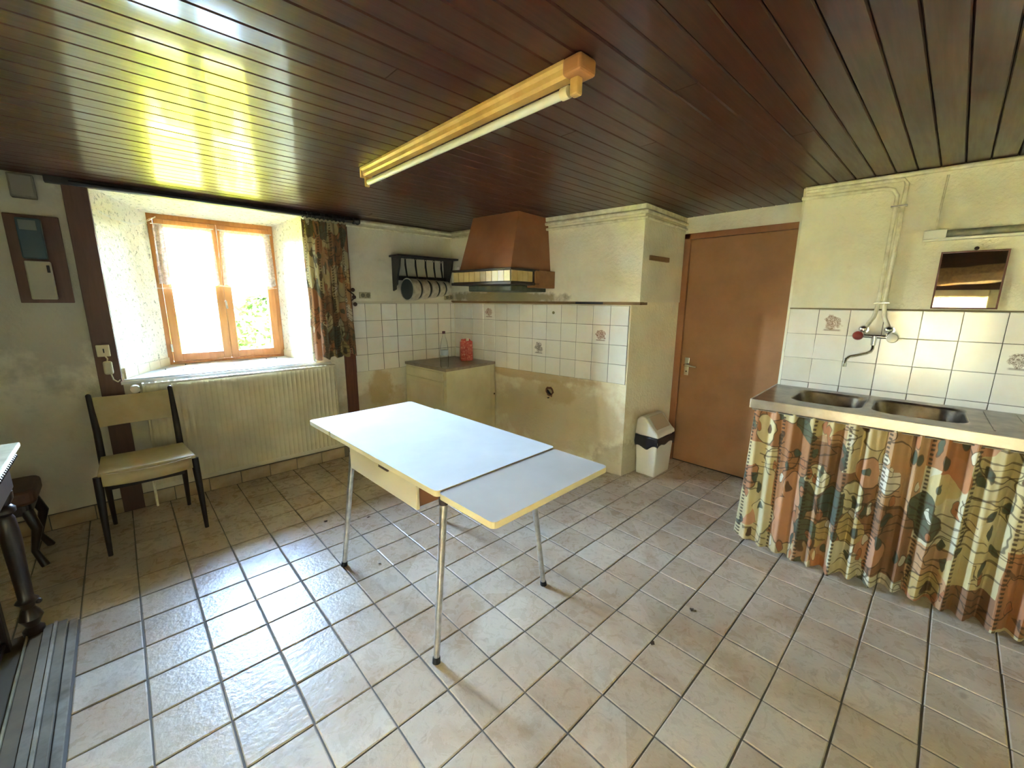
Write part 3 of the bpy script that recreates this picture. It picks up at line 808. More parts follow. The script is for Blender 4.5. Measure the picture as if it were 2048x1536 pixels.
# ---- curtain pole with printed curtain
cr = thing('curtain_pole', 'dark wooden curtain pole with round end above the printed curtain', 'curtain pole', (1.0, 1.085, 2.065))
MB().tube([(.20, 1.085, 2.068), (1.86, 1.085, 2.066)], .013, 14).build('pole', M_darkrod, cr, smooth=True)
MB().lathe([(.010, 0), (.024, .004), (.026, .014), (.014, .020), (.024, .03), (.028, .045), (.020, .06), (.004, .066)], (1.845, 1.085, 2.066), 16, axis='x').build('finial', M_darkrod, cr, smooth=True)
MB().box((1.835, 1.085, 2.058), (1.85, YW-.05, 2.074)).build('bracket', M_darkrod, cr)
MB().box((.235, 1.085, 2.058), (.25, YW-.05, 2.074)).build('bracket', M_darkrod, cr)
for i in range(11):
    x = 1.452+i*.032; ringm = MB(); N = 16
    ringm.tube([(x, 1.085+.021*math.cos(a), 2.066+.021*math.sin(a)) for a in [k*2*math.pi/N for k in range(N+1)]], .0032, 6, False)
    ringm.build('curtain_ring', M_darkrod, cr)
def drape(path, z0f, z1f, folds, amp, nu, nv, phase=0):
    """cloth hung from a straight path: path(u)->(point, normal); fold depth grows downwards a little"""
    def fn(u, v):
        p, n = path(u); z = z0f(u)+(z1f(u)-z0f(u))*v
        a = amp*(.55+.45*(1-v))
        d = a*(math.sin(u*folds*2*math.pi+phase)+.45*math.sin(u*folds*4.6+1.3+phase)+.25*math.sin(u*folds*11+2*v))
        return (p[0]+n[0]*d, p[1]+n[1]*d, z)
    return fn
def cpath(u): return ((1.432+.352*u, 1.075), (0, -1))
def fn(u, v):
    pinch = math.exp(-((v-.42)/.16)**2)*.05
    base = drape(cpath, lambda u: .925+.02*u+.012*math.sin(u*30), lambda u: 2.035-.010*abs(math.sin(u*11*math.pi/1.0)), 6.5, .020, 1, 1)(u, v)
    x = base[0]+(1.62-base[0])*pinch + .022*(1-v)*(u-.3)
    return (x, base[1], base[2])
m = MB().grid(fn, 150, 40, lambda u, v: (u*.62, v*1.1))
cu = thing('window_curtain', 'printed curtain in rust and green gathered right of the window', 'curtain', (1.6, 1.07, .93))
m.build('cloth', M_print2, cu, smooth=True)
MB().tube([(1.74, 1.035, 1.50), (1.80, 1.05, 1.46), (1.815, 1.11, 1.42), (1.80, YW-.02, 1.40)], .006, 6).build('tie_back', simple('tie_cord', '#3a2a22', .8), cu)
for i in range(3): MB().ball((1.792+.006*i, 1.045, 1.50-.06*i), .018, 10, 6).build('bead', simple('dark_bead', '#3a221b', .4), cu)

# ---- radiator
rd = thing('radiator', 'cream ribbed panel radiator under the window sill', 'radiator', (1.0, 1.09, .17))
m = MB(); x0, x1, z0, z1 = .365, 1.60, .168, .862
def rib(u, v):
    x = x0+(x1-x0)*u; k = (u*37) % 1.0
    prof = .0 if k < .30 or k > .70 else .010
    e = 0 if .02 < v < .98 else .008
    return (x, 1.062+.010-prof+e if True else 0, z0+(z1-z0)*v)
nu = 37*8
m.grid(lambda u, v: (x0+(x1-x0)*u, 1.0655+.0035*(1-max(0, min(1, 2.2*(.62-abs(((u*37) % 1.0)-.5)*2)))), z0+(z1-z0)*v), nu, 2)
pn = m.build('front_panel', M_rad, rd)
MB().box((x0, 1.070, z0), (x1, 1.112, z1)).build('panel_body', M_rad, rd, bevel=.006)
m = MB(); m.box((x0-.004, 1.055, z1-.004), (x1+.004, 1.060, z1+.012)); m.box((x0-.004, 1.110, z1-.004), (x1+.004, 1.115, z1+.012))
for i in range(38): xx = x0+(x1-x0)*i/37; m.box((xx-.004, 1.058, z1), (xx+.004, 1.112, z1+.010))
m.build('top_grille', M_rad, rd)
for xx in (x0, x1): MB().box((xx-.006, 1.056, z0), (xx+.006, 1.114, z1+.012)).build('side_cover', M_rad, rd, bevel=.003)
vv = MB().tube([(.352, 1.078, .845), (.335, 1.074, .845)], .013, 10).tube([(.336, 1.074, .845), (.336, 1.074, .80), (.336, 1.12, .79)], .009, 8)
vo = vv.build('valve', simple('valve_brass', '#6d6a58', .4, .8), rd)
MB().lathe([(.018, 0), (.024, .004), (.025, .05), (.019, .056)], (.325, 1.024, .846), 18, T=None, axis='y').build('thermostat_knob', M_white, vo, smooth=True)
for o_ in (rd.children[-1],): pass
MB().tube([(.36, 1.09, .2), (.345, 1.09, .2), (.335, 1.10, .19), (.335, 1.115, .0)], .008, 8).build('feed_pipe', M_pipe, rd)
for xx in (.6, 1.4): MB().box((xx-.015, 1.10, .4), (xx+.015, YW-.001, .75)).build('wall_bracket', M_rad, rd)

# ---- things on the dark wall left of the window
mb = thing('meter_board', 'brown wooden meter board on the dark wall left of the window', 'meter board', (.02, YW, 1.39))
MB().box((-.085, YW-.028, 1.39), (.128, YW-.001, 1.875)).build('back_board', M_casing, mb, bevel=.004)
bx = MB().box((-.036, YW-.10, 1.635), (.058, YW-.028, 1.85)).build('blue_meter', simple('slate_blue_plastic', '#33474f', .4), mb, bevel=.006)
MB().box((-.026, YW-.106, 1.785), (.040, YW-.099, 1.838)).build('dial_window', simple('dial', '#6d7470', .25), bx, bevel=.002)
bx = MB().box((-.036, YW-.085, 1.41), (.064, YW-.028, 1.622)).build('breaker_box', simple('grey_box', '#a39c86', .5), mb, bevel=.006)
MB().box((.046, YW-.091, 1.56), (.058, YW-.084, 1.60)).build('switch', M_black, bx, bevel=.001)
ub = thing('junction_box', 'grey wooden junction box high on the wall above the meter board', 'junction box', (.03, YW, 1.96))
MB().box((-.035, YW-.055, 1.962), (.062, YW-.001, 2.085)).build('box', simple('greybox2', '#7d776a', .6, var='#6a6458'), ub, bevel=.004)
MB().box((-.028, YW-.060, 1.97), (.055, YW-.055, 2.078)).build('lid', simple('greybox3', '#857f72', .6), ub, bevel=.003)
so = thing('wall_socket', 'ivory switch plate on the brown casing beside the window', 'socket', (.207, YW-.022, 1.09))
MB().box((.178, YW-.045, 1.058), (.240, YW-.0225, 1.132)).build('plate', M_plastic, so, bevel=.005)
MB().box((.208, YW-.049, 1.082), (.214, YW-.0445, 1.108)).build('rocker', M_black, so, bevel=.001)
so = thing('plug_adapter', 'round ivory plug adapter below the switch plate', 'plug', (.215, YW-.022, .985))
MB().box((.196, YW-.065, .945), (.240, YW-.0225, 1.028)).build('body', M_plastic, so, bevel=.012, seg=3)
MB().tube([(.218, YW-.04, 1.028), (.222, YW-.05, 1.045), (.214, YW-.045, 1.06)], .004, 6).build('cord', M_plastic, so)
MB().tube([(.226, YW-.04, .946), (.232, YW-.05, .91), (.25, YW-.045, .892), (.262, YW-.035, .902)], .004, 6).build('cord', M_plastic, so)
def socket(name, x, z, label):
    t = thing(name, label, 'socket', (x, YW, z))
    MB().box((x-.05, YW-.022, z-.027), (x+.05, YW-.001, z+.027)).build('plate', simple('dirty_socket', '#b9ad8c', .5, var='#8e8262', vscale=30), t, bevel=.004)
    for dx in (-.024, .024):
        MB().lathe([(.017, 0), (.019, .003), (.013, .005)], (x+dx, 0, z), 14, T=lambda a, b, c: (a, YW-.021-c+z, b+z)).build('outlet', simple('outlet_ring', '#6f6750', .5), t)
socket('double_socket', 1.945, 1.457, 'grimy double socket beside the window curtain')
socket('double_socket', 2.85, 1.447, 'grimy double socket in the corner under the range hood')

# ---- heating and water pipes
def pipe_run(label, runs, r, mat=M_pipe, clips=()):
    t = thing('water_pipe', label, 'pipe', runs[0][0])
    for pts in runs: MB().tube(pts, r, 10).build('pipe', mat, t, smooth=True)
    for c in clips: MB().box(*c).build('clip', M_pipe, t)
pipe_run('upper cream pipe along the window wall right of the curtain', [[(1.93, YW-.03, 2.075), (2.90, YW-.03, 2.075), tuple(H(1.93, .06, 2.075)), tuple(H(1.36, .06, 2.075))]], .013)
pipe_run('lower cream pipe along the window wall right of the curtain', [[(1.80, YW-.028, 2.035), (2.895, YW-.028, 2.038), tuple(H(1.92, .055, 2.038)), tuple(H(1.36, .055, 2.038))]], .010)
for zz, off, r, nm in ((2.045, .062, .014, 'upper'), (2.005, .055, .011, 'lower')):
    c = H(-.078, .03, 0)
    pts = [tuple(H(.80, off, zz)), tuple(H(-.06, off, zz))]
    k = Vector((c.x-.02, c.y-.03, zz))
    pts += [(k.x+.0, k.y+.004, zz), (k.x+.03, k.y-.005+.012, zz), (3.84, -.872, zz)]
    pipe_run(nm+' cream pipe wrapped around the top of the chimney', [pts], r)
cb = MB(); q0 = H(-.078, .03, 0)
cb.box((-.095, .028, 2.066), (.80, .062, 2.099), H); cb.hexa([(q0.x-.02, q0.y-.022, 2.066), (3.849, -.866, 2.066), (3.849, -.842, 2.066), (q0.x-.02, q0.y+.0, 2.066), (q0.x-.02, q0.y-.022, 2.099), (3.849, -.866, 2.099), (3.849, -.842, 2.099), (q0.x-.02, q0.y+.0, 2.099)])
o = cb.build('trim_10', M_pipe, bevel=.003); struct(o, 'cream cornice board around the chimney top')
pipe_run('cream water pipe running under the ceiling and down to the left tap inlet',
         [[tuple(K(-.01, .03, 2.035)), tuple(K(.37, .03, 2.030)), tuple(K(.405, .03, 2.018)), tuple(K(.424, .03, 1.985)), tuple(K(.424, .03, 1.93)), tuple(K(.424, .03, 1.40)), tuple(K(.415, .03, 1.34)), tuple(K(.392, .04, 1.29)), tuple(K(.386, .055, 1.275))]], .0105)
pipe_run('cream water pipe running beside it down to the right tap inlet',
         [[tuple(K(.012, .03, 2.07)), tuple(K(.44, .03, 2.065)), tuple(K(.455, .03, 2.04)), tuple(K(.452, .03, 1.9)), tuple(K(.452, .03, 1.40)), tuple(K(.46, .03, 1.34)), tuple(K(.484, .04, 1.29)), tuple(K(.490, .055, 1.275))]], .0105)
pipe_run('long cream pipe along the ceiling above the mirror', [[tuple(K(.0, .028, 2.088)), tuple(K(1.9, .028, 2.082))]], .012)
cl = thing('pipe_clip', 'pair of small clips holding the tap pipes above the tiles', 'clip', tuple(K(.438, 0, 1.42)))
MB().box((.405, .005, 1.417), (.472, .044, 1.423), K).build('clip', M_chrome, cl)
cl = thing('pipe_clip', 'small clip holding the tap pipes near the ceiling', 'clip', tuple(K(.438, 0, 1.93)))
MB().box((.405, .005, 1.927), (.472, .044, 1.934), K).build('clip', M_chrome, cl)

# ================================================================== STOVE CORNER
# ---- range hood
hd = thing('range_hood', 'brown range hood with a band of cream tiles over the stove place', 'range hood', tuple(H(1.0, .3, 1.5)))
M_hood = simple('brown_hood_paint', '#a06844', .55, var='#905a38', vscale=4, bump=.15, bscale=200)
M_hoodd = wood('hood_dark_moulding', '#2a1c15', '#3a281d', .45, 'y')
s0, s1, of = .700, 1.335, .600
m = MB()
b = [(.735, -.002), (1.305, -.002), (1.305, .555), (.735, .555)]; t_ = [(.775, -.002), (1.27, -.002), (1.27, .42), (.775, .42)]
m.hexa([tuple(H(x, y_, 1.662)) for x, y_ in b]+[tuple(H(x, y_, 2.099)) for x, y_ in t_])
m.build('tapered_flue', M_hood, hd, bevel=.004)
MB().box((s0-.012, .25, 1.648), (s1+.012, of+.012, 1.664), H).build('upper_moulding', M_hoodd, hd, bevel=.004)
MB().box((s0-.012, .25, 1.540), (s1+.012, of+.012, 1.562), H).build('lower_moulding', M_hoodd, hd, bevel=.004)
MB().box((s0+.002, .25, 1.562), (s1-.002, of-.006, 1.648), H).build('band_core', M_hoodd, hd)
MB().box((s0-.004, .31, 1.548), (s0+.03, .335, 1.66), H).build('end_post', M_hoodd, hd, bevel=.003)
MB().box((s0-.012, -.001, 1.522), (s0+.07, .31, 1.662), H).build('side_bracket', simple('hood_bracket_paint', '#9a6a3c', .55, var='#8a5c34'), hd, bevel=.004)
MB().box((s1-.07, -.001, 1.522), (s1+.012, .31, 1.662), H).build('side_bracket', simple('hood_bracket_paint', '#9a6a3c', .55, var='#8a5c34'), hd, bevel=.004)
m = MB(); m.box((s0+.08, .02, 1.492), (s1-.08, .50, 1.541), H)
m.build('filter_box', simple('greasy_metal', '#3b4238', .4, .3, var='#5c5b44', vscale=14), hd, bevel=.008)
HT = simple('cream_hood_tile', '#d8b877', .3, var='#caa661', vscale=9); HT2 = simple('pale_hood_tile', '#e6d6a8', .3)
nt = 10
for i in range(nt):
    a = s0+.006+(s1-s0-.012)*i/nt; b_ = s0+.006+(s1-s0-.012)*(i+1)/nt
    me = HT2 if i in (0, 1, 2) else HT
    o = MB().box((a+.0015, of-.006, 1.566), (b_-.0015, of+.002, 1.645), H).build('hood_tile', DEC[1] if i == 1 else me, hd, bevel=.001)
for i in range(4):
    a = .335+(of-.34)*i/4; b_ = .335+(of-.34)*(i+1)/4
    MB().box((s0-.006, a+.0015, 1.566), (s0+.002, b_-.0015, 1.645), H).build('hood_tile', HT, hd, bevel=.001)
kb = MB().ball(tuple(H(1.27, .60, 1.681)), .017, 12, 8)
tag(kb.build('porcelain_knob', simple('knob_white', '#cfc2b0', .3), smooth=True), 'small round white knob resting on the range hood moulding', 'knob')

# ---- rack with enamel saucepans on the window wall
rk = thing('pan_rack', 'dark wooden pan rack on the wall beside the range hood', 'rack', (2.5, YW, 1.5))
M_rack = wood('rack_dark_wood', '#2e2826', '#3d3531', .5, 'x')
MB().box((2.20, .985, 1.806), (2.86, YW-.001, 1.822)).build('shelf', M_rack, rk, bevel=.003)
for xx in (2.225, 2.80):
    prof = [(YW-.002, 1.806), (1.01, 1.806), (1.03, 1.72), (1.075, 1.62), (1.085, 1.56), (1.115, 1.545), (1.118, 1.515), (YW-.002, 1.50)]
    m = MB(); k = len(prof); m.v = [(xx, a, b) for a, b in prof]+[(xx+.018, a, b) for a, b in prof]
    m.f = [tuple(range(k)), tuple(reversed(range(k, 2*k)))]+[(i, (i+1) % k, k+(i+1) % k, k+i) for i in range(k)]
    m.build('bracket', M_rack, rk, bevel=.002)
MB().box((2.243, 1.125, 1.60), (2.80, 1.143, 1.64)).build('hook_rail', M_rack, rk, bevel=.003)
M_enam = simple('speckled_enamel', '#cfc8b6', .35, var='#a79c88', vscale=22); M_panin = simple('grey_enamel_inside', '#3c423e', .35)
hooks = [2.345, 2.45, 2.555, 2.645, 2.725]
for i, (hx, rad, ln) in enumerate(zip(hooks, (.100, .094, .086, .078, .070), (.098, .094, .086, .076, .068))):
    zc = 1.515+.004*i; yc = YW-.135
    lab = ['largest grey enamel saucepan at the left end of the rack', 'second largest enamel saucepan on the rack', 'middle one of five enamel saucepans on the rack',
           'second smallest enamel saucepan on the rack', 'smallest enamel saucepan beside the range hood'][i]
    sp = thing('saucepan', lab, 'saucepan', (hx, yc, zc), group='enamel saucepans on the pan rack')
    sp.rotation_euler = (0, 0, math.radians(6))
    a = -ln*.5
    MB().lathe([(rad*.985, a+.002), (rad+.004, a), (rad, a+.008), (rad, a+ln-.014), (rad-.012, a+ln), (.001, a+ln), ], (0, 0, 0), 30, axis='x').build('body', M_enam, sp, world=False, smooth=True)
    MB().lathe([(rad*.90, 0), (.94*rad, .001), (.94*rad, .0015)], (a-.0012, 0, 0), 30, axis='x').build('inside', M_panin, sp, world=False)
    MB().tube([(a+.02, .01, rad-.004), (a+.02, .02, rad+.03), (a+.015, .03, rad+.12), (a+.015, .03, rad+.17)], [.010, .007, .009, .007], 8).build('handle', M_darkrod, sp, world=False, smooth=True)
    tors = [(a+.015, .03+.012*math.cos(k), rad+.182+.012*math.sin(k)) for k in [j*2*math.pi/12 for j in range(13)]]
    MB().tube(tors, .003, 6, False).build('hanging_ring', M_darkrod, sp, world=False)

# ---- cabinet in the corner
cbn = thing('base_cabinet', 'cream base cabinet standing in the tiled corner', 'cabinet', (2.6, .85, 0))
fr = [(2.345, .490), (2.318, 1.150)]                       # front edge
bk = [(2.975, .565), (2.905, 1.150)]
M_cab = simple('cream_cabinet_paint', '#ebdfb8', .5, var='#ddcfa2', vscale=4, bump=.05)
def cabp(u, d, z):
    a = Vector(fr[0]).lerp(Vector(fr[1]), u); b = Vector(bk[0]).lerp(Vector(bk[1]), u); p = a.lerp(b, d); return (p.x, p.y, z)
MB().box((0, .0, .06), (1, 1, .80), cabp).build('body', M_cab, cbn, bevel=.003)
MB().box((.03, .06, .0), (.97, .98, .06), cabp).build('plinth', simple('plinth_dark', '#6b6048', .7), cbn)
MB().box((-.012, -.02, .80), (1.0, 1.0, .826), cabp).build('worktop', simple('brown_worktop', '#a08c76', .35, var='#8a7660', vscale=20), cbn, bevel=.003)
dl = MB().box((.06, -.028, .09), (.97, -.002, .70), cabp).build('door', M_cab, cbn, bevel=.004)
m = MB(); m.box((.10, -.034, .14), (.93, -.029, .66), cabp); m.build('door_panel', M_cab, dl, bevel=.003)
MB().box((.06, -.022, .715), (.97, -.002, .785), cabp).build('top_rail', M_cab, cbn, bevel=.003)
MB().lathe([(.006, 0), (.006, .008), (.014, .014), (.012, .022), (.003, .025)], (0, 0, 0), 14, T=lambda a, b, c: (2.325-c, .555+a, .44+b)).build('knob', simple('brass_knob', '#7c6f45', .35, .6), dl, smooth=True)
MB().box((-.004, .9, .0), (-.001, .93, .80), cabp).build('side_batten', M_cab, cbn)
MB().tube([cabp(-.006, .97, .50), cabp(-.006, .985, .50)], .008, 8).build('hinge', simple('hinge_iron', '#6b5a3c', .6, .5), cbn)

bt = thing('plastic_bottle', 'empty clear plastic bottle with a purple cap on the cabinet', 'bottle', (2.385, .575, .826))
MB().lathe([(.001, .001), (.030, .002), (.036, .012), (.036, .06), (.034, .065), (.036, .07), (.036, .10), (.034, .105), (.036, .11), (.036, .17), (.034, .19), (.026, .235), (.016, .27), (.012, .29), (.012, .31)], (0, 0, 0), 24).build('bottle_body', M_clear, bt, world=False, smooth=True)
MB().lathe([(.014, .302), (.0145, .304), (.0145, .322), (.012, .325)], (0, 0, 0), 16).build('cap', simple('purple_cap', '#5a2f3f', .4), bt, world=False)
MB().lathe([(.0364, .112), (.0364, .158)], (0, 0, 0), 24).build('label_band', simple('faded_label', '#b9bfc0', .5), bt, world=False)

def redpack():
    t = NT('red_printed_carton'); v = t.obj()
    n = t.noise(v, 22, 3, .6, 1.); n2 = t.noise(v, 55, 2)
    c = t.mix(t.ramp(n, [(.46, 0.), (.55, 1.)]), lin('#b5392e'), lin('#c65a48'))
    c = t.mix(t.ramp(n2, [(.58, 0.), (.66, .8)]), c, lin('#dba48c')); c = t.mix(t.ramp(n2, [(.28, .7), (.36, 0.)]), c, lin('#6d1f1a'))
    t.set(Base_Color=c, Roughness=.45); t.bump(n, .2, .004); return t.m
rp = thing('red_carton', 'crumpled red printed food carton at the back of the cabinet', 'carton', (2.80, .80, .826), rz=-.45)
MB().hexa([(-.062, -.04, 0), (.062, -.04, 0), (.062, .04, 0), (-.062, .04, 0), (-.060, -.036, .195), (.058, -.038, .20), (.056, .036, .196), (-.058, .038, .19)]).build('carton_body', redpack(), rp, world=False, bevel=.008)
MB().hexa([(-.056, -.006, .19), (.052, -.006, .194), (.052, .006, .194), (-.056, .006, .19), (-.048, -.004, .215), (.028, -.004, .222), (.028, .004, .222), (-.048, .004, .215)]).build('folded_top', redpack(), rp, world=False, bevel=.002)
MB().lathe([(.016, .19), (.017, .215), (.013, .222)], (.012, 0, 0), 12).build('spout_cap', simple('pale_cap', '#d8cdb4', .5), rp, world=False)

# ================================================================== BIN
bn = thing('swing_bin', 'white swing lid bin with a black bag edge beside the door', 'bin', (3.445, -.925, 0))
bx0, bx1, by0, by1 = -.122, .130, -.086, .080
M_bin = simple('white_bin_plastic', '#e8e3d2', .35)
MB().hexa([(bx0, by0, 0), (bx1, by0, 0), (bx1, by1, 0), (bx0, by1, 0), (bx0-.018, by0-.018, .335), (bx1+.012, by0-.018, .335), (bx1+.012, by1+.010, .335), (bx0-.018, by1+.010, .335)]).build('bin_body', M_bin, bn, world=False, bevel=.012, seg=3)
m = MB()
def bag(u, v):
    pts = [(bx0-.022, by0-.022), (bx1+.016, by0-.022), (bx1+.016, by1+.013), (bx0-.022, by1+.013)]
    q = (u*4) % 4; i = int(q) % 4; f_ = q-int(q); a = Vector(pts[i]); b = Vector(pts[(i+1) % 4]); p = a.lerp(b, f_)
    low = .262+.02*math.sin(u*13)+.012*math.sin(u*41)
    return (p.x+.003*math.sin(u*60+v*5), p.y+.003*math.cos(u*47+v*7), low+(.345-low)*v)
m.grid(bag, 64, 5); m.build('bag_edge', simple('black_bag', '#1b1a1b', .4, bump=.3, bscale=50), bn, world=False, smooth=True, solid=.002)
# lid: hood with a sloping swing flap
prof = [(bx0-.024, .345), (bx0-.020, .44), (bx0+.010, .492), (bx0+.06, .508), (bx0+.12, .470), (bx1-.03, .405), (bx1+.005, .385), (bx1+.018, .345)]
prof = [(by0-.024, .345), (by0-.018, .375), (by0+.008, .395), (by0+.05, .440), (by0+.085, .488), (by0+.115, .505), (by1-.02, .500), (by1+.006, .47), (by1+.015, .345)]
m = MB(); k = len(prof)
for xx in (bx0-.024, bx1+.018): m.v += [(xx, a, b) for a, b in prof]
ins = .0
m.f = [tuple(range(k)), tuple(reversed(range(k, 2*k)))]+[(i, (i+1) % k, k+(i+1) % k, k+i) for i in range(k)]
ld = m.build('lid', M_bin, bn, world=False, bevel=.012, seg=3)
MB().hexa([(bx0+.016, by0+.010, .4015), (bx1-.022, by0+.010, .4015), (bx1-.022, by0+.088, .4955), (bx0+.016, by0+.088, .4955), (bx0+.016, by0+.006, .406), (bx1-.022, by0+.006, .406), (bx1-.022, by0+.084, .500), (bx0+.016, by0+.084, .500)]).build('swing_flap', simple('tan_flap', '#c0ad90', .4), ld, world=False, bevel=.003)

# ================================================================== SINK
sk = thing('kitchen_sink', 'stainless double bowl sink unit along the right wall', 'sink', tuple(K(.6, .3, .85)))
CS0, CS1, CO = -.012, 1.75, .615
ztop = .885
basins = [(.135, .455, .09, .47), (.49, .835, .09, .47)]
# deck around the bowls: cells of a grid minus bowl rectangles, bowls as rounded tubs
def rr_pts(a0, a1, b0, b1, r, n=6):
    out = []
    for (cx, cy_, st) in ((a1-r, b0+r, -90), (a1-r, b1-r, 0), (a0+r, b1-r, 90), (a0+r, b0+r, 180)):
        for i in range(n+1):
            t = math.radians(st+90*i/n); out.append((cx+r*math.cos(t), cy_+r*math.sin(t)))
    return out
m = MB()
def deck(a0, a1, b0, b1): m.box((a0, b0, ztop-.004), (a1, b1, ztop), K)
deck(CS0, CS1, 0, .09); deck(CS0, CS1, .47, CO); deck(CS0, .135, .09, .47); deck(.455, .49, .09, .47); deck(.835, CS1, .09, .47)
m.build('deck', M_steel, sk)
m = MB(); m.box((CS0, CO-.004, ztop-.048), (CS1, CO+.004, ztop+.004), K); m.box((CS0-.004, 0, ztop-.048), (CS0, CO+.004, ztop+.004), K)
m.build('front_edge', simple('steel_edge', '#d6cdc2', .28, 1., var='#b8ac9e', vscale=6), sk, bevel=.003)
for (a0, a1, b0, b1) in basins:
    m = MB(); rings = []
    levels = [(0, 0, .09, ztop+.0005), (.004, .0, .085, ztop-.001), (.010, .0, .08, ztop-.012), (.022, 0, .075, ztop-.10), (.05, 0, .06, ztop-.145), (.10, 0, .05, ztop-.15)]
    for (ins, _, r, z) in levels:
        rings.append([tuple(K(a, b, z)) for a, b in rr_pts(a0-.004+ins, a1+.004-ins, b0-.004+ins, b1+.004-ins, max(.02, r))])
    # corner fillers between the rectangular cut and the rounded rim
    n = len(rings[0])
    for r_ in rings: m.v += r_
    for i in range(len(rings)-1):
        for j in range(n):
            k = (j+1) % n; m.f.append((i*n+j, i*n+k, (i+1)*n+k, (i+1)*n+j))
    m.f.append(tuple((len(rings)-1)*n+j for j in range(n)))
    corners = [(a1+.004, b0-.004), (a1+.004, b1+.004), (a0-.004, b1+.004), (a0-.004, b0-.004)]
    for ci, c in enumerate(corners):
        ix = len(m.v); m.v.append(tuple(K(c[0], c[1], ztop+.0005)))
        for j in range(6): m.f.append((ci*7+j, ci*7+j+1, ix))
    bo = m.build('bowl', M_steel, sk, smooth=True)
    cx, cyb = (a0+a1)/2, (b0+b1)/2
    MB().lathe([(.03, 0), (.034, .003), (.02, .004)], (0, 0, 0), 16, T=lambda x, y_, z: tuple(K(cx+x, cyb+y_, ztop-.1495+z))).build('drain', M_chrome, bo)
m = MB()
for i in range(7): m.box((.90+.11*i, .06, ztop), (.905+.11*i, .52, ztop+.003), K)
m.build('drainer_ribs', M_steel, sk)
m = MB(); m.box((.0, .02, 0), (.04, .06, .835), K); m.box((.0, .50, 0), (.04, .54, .835), K); m.box((1.68, .02, 0), (1.72, .06, .835), K); m.box((1.68, .50, 0), (1.72, .54, .835), K); m.box((0, .50, .79), (1.72, .53, .835), K)
m.build('support_frame', simple('frame_wood', '#6d5b44', .8), sk)
# printed curtain below
def spath(u):
    if u < .08:
        q = u/.08; return (Vector(K(-.006+.008*q, .40+.19*q, 0)), Vector(D2)*-1)
    q = (u-.08)/.92; return (Vector(K(.004+1.72*q, .592, 0)), Vector(N2))
def sfn(u, v):
    p, n = spath(u); amp = (.016+.014*(1-v))*min(1, max(.2, (u-.02)*9))
    w_ = u*1.95
    d = amp*(math.sin(w_*74)+.5*math.sin(w_*41+1.1)+.4*math.sin(w_*137+2*v+.4))
    fl = (1-v)**1.5*(.02+.03*math.sin(w_*3.1+.5))
    if .08 < u < .26: d *= .55
    q = p+n*(d+fl*.6)+Vector((0, 0, 0))
    lat = .006*math.sin(w_*62+1.5)*(1-v)
    z = .035+.012*math.sin(w_*9)+(.842-.035)*v
    if u < .12: z += .03*(1-v)*(1-u/.12)
    return (q.x+D2.x*lat, q.y+D2.y*lat, z)
m = MB().grid(sfn, 420, 30, lambda u, v: (u*2.5, v*.85))
sc = thing('sink_curtain', 'gathered printed curtain in rust green and cream hiding the space under the sink', 'curtain', tuple(K(.8, .59, 0)))
m.build('cloth', M_print, sc, smooth=True)
MB().tube([tuple(K(-.005, .598, .828)), tuple(K(1.74, .598, .828))], .004, 6).build('wire', M_alu, sc)

# ---- tap
tp = thing('mixer_tap', 'old wall mounted mixer tap with a red and a white knob', 'tap', tuple(K(.438, .05, 1.24)))
def KT(x, y_, z): return tuple(K(x, y_, z))
MB().tube([KT(.372, .085, 1.236), KT(.505, .085, 1.233)], .011, 12).build('body', M_chrome, tp, smooth=True)
for x in (.383, .493):
    m = MB(); m.tube([KT(x, .0, 1.268), KT(x, .03, 1.268)], .022, 14); m.tube([KT(x, .03, 1.268), KT(x, .085, 1.240)], .012, 12); m.build('inlet', M_chrome, tp, smooth=True)
    MB().ball(KT(x-.004, .050, 1.272), .021, 14, 8).build('union_nut', M_chrome, tp, smooth=True)
MB().lathe([(.014, 0), (.024, .006), (.026, .018), (.022, .030), (.010, .034)], (0, 0, 0), 16, T=lambda a, b, c: KT(.372-c*.9, .085+c*.4+a*.2, 1.236+b*1)if False else KT(.366+a, .095+c, 1.237+b)).build('hot_knob', simple('red_knob', '#7a1d17', .35), tp, smooth=True, label='dark red hot water knob')
MB().lathe([(.014, 0), (.024, .006), (.026, .018), (.022, .030), (.010, .034)], (0, 0, 0), 16, T=lambda a, b, c: KT(.512+a, .095+c, 1.231+b)).build('cold_knob', simple('white_knob', '#d9d3c4', .3), tp, smooth=True, label='white cold water knob')
MB().tube([KT(.436, .085, 1.236), KT(.436, .087, 1.185)], [.015, .011], 12).build('swivel', M_chrome, tp, smooth=True)
MB().tube([KT(.436, .087, 1.19), KT(.437, .092, 1.165), KT(.432, .105, 1.150), KT(.415, .125, 1.140), KT(.380, .16, 1.130), KT(.350, .19, 1.122), KT(.338, .205, 1.108), KT(.335, .208, 1.08)], .0085, 10).build('spout', M_chrome, tp, smooth=True)
MB().tube([KT(.335, .208, 1.085), KT(.335, .208, 1.066)], .012, 12).build('aerator', M_chrome, tp)

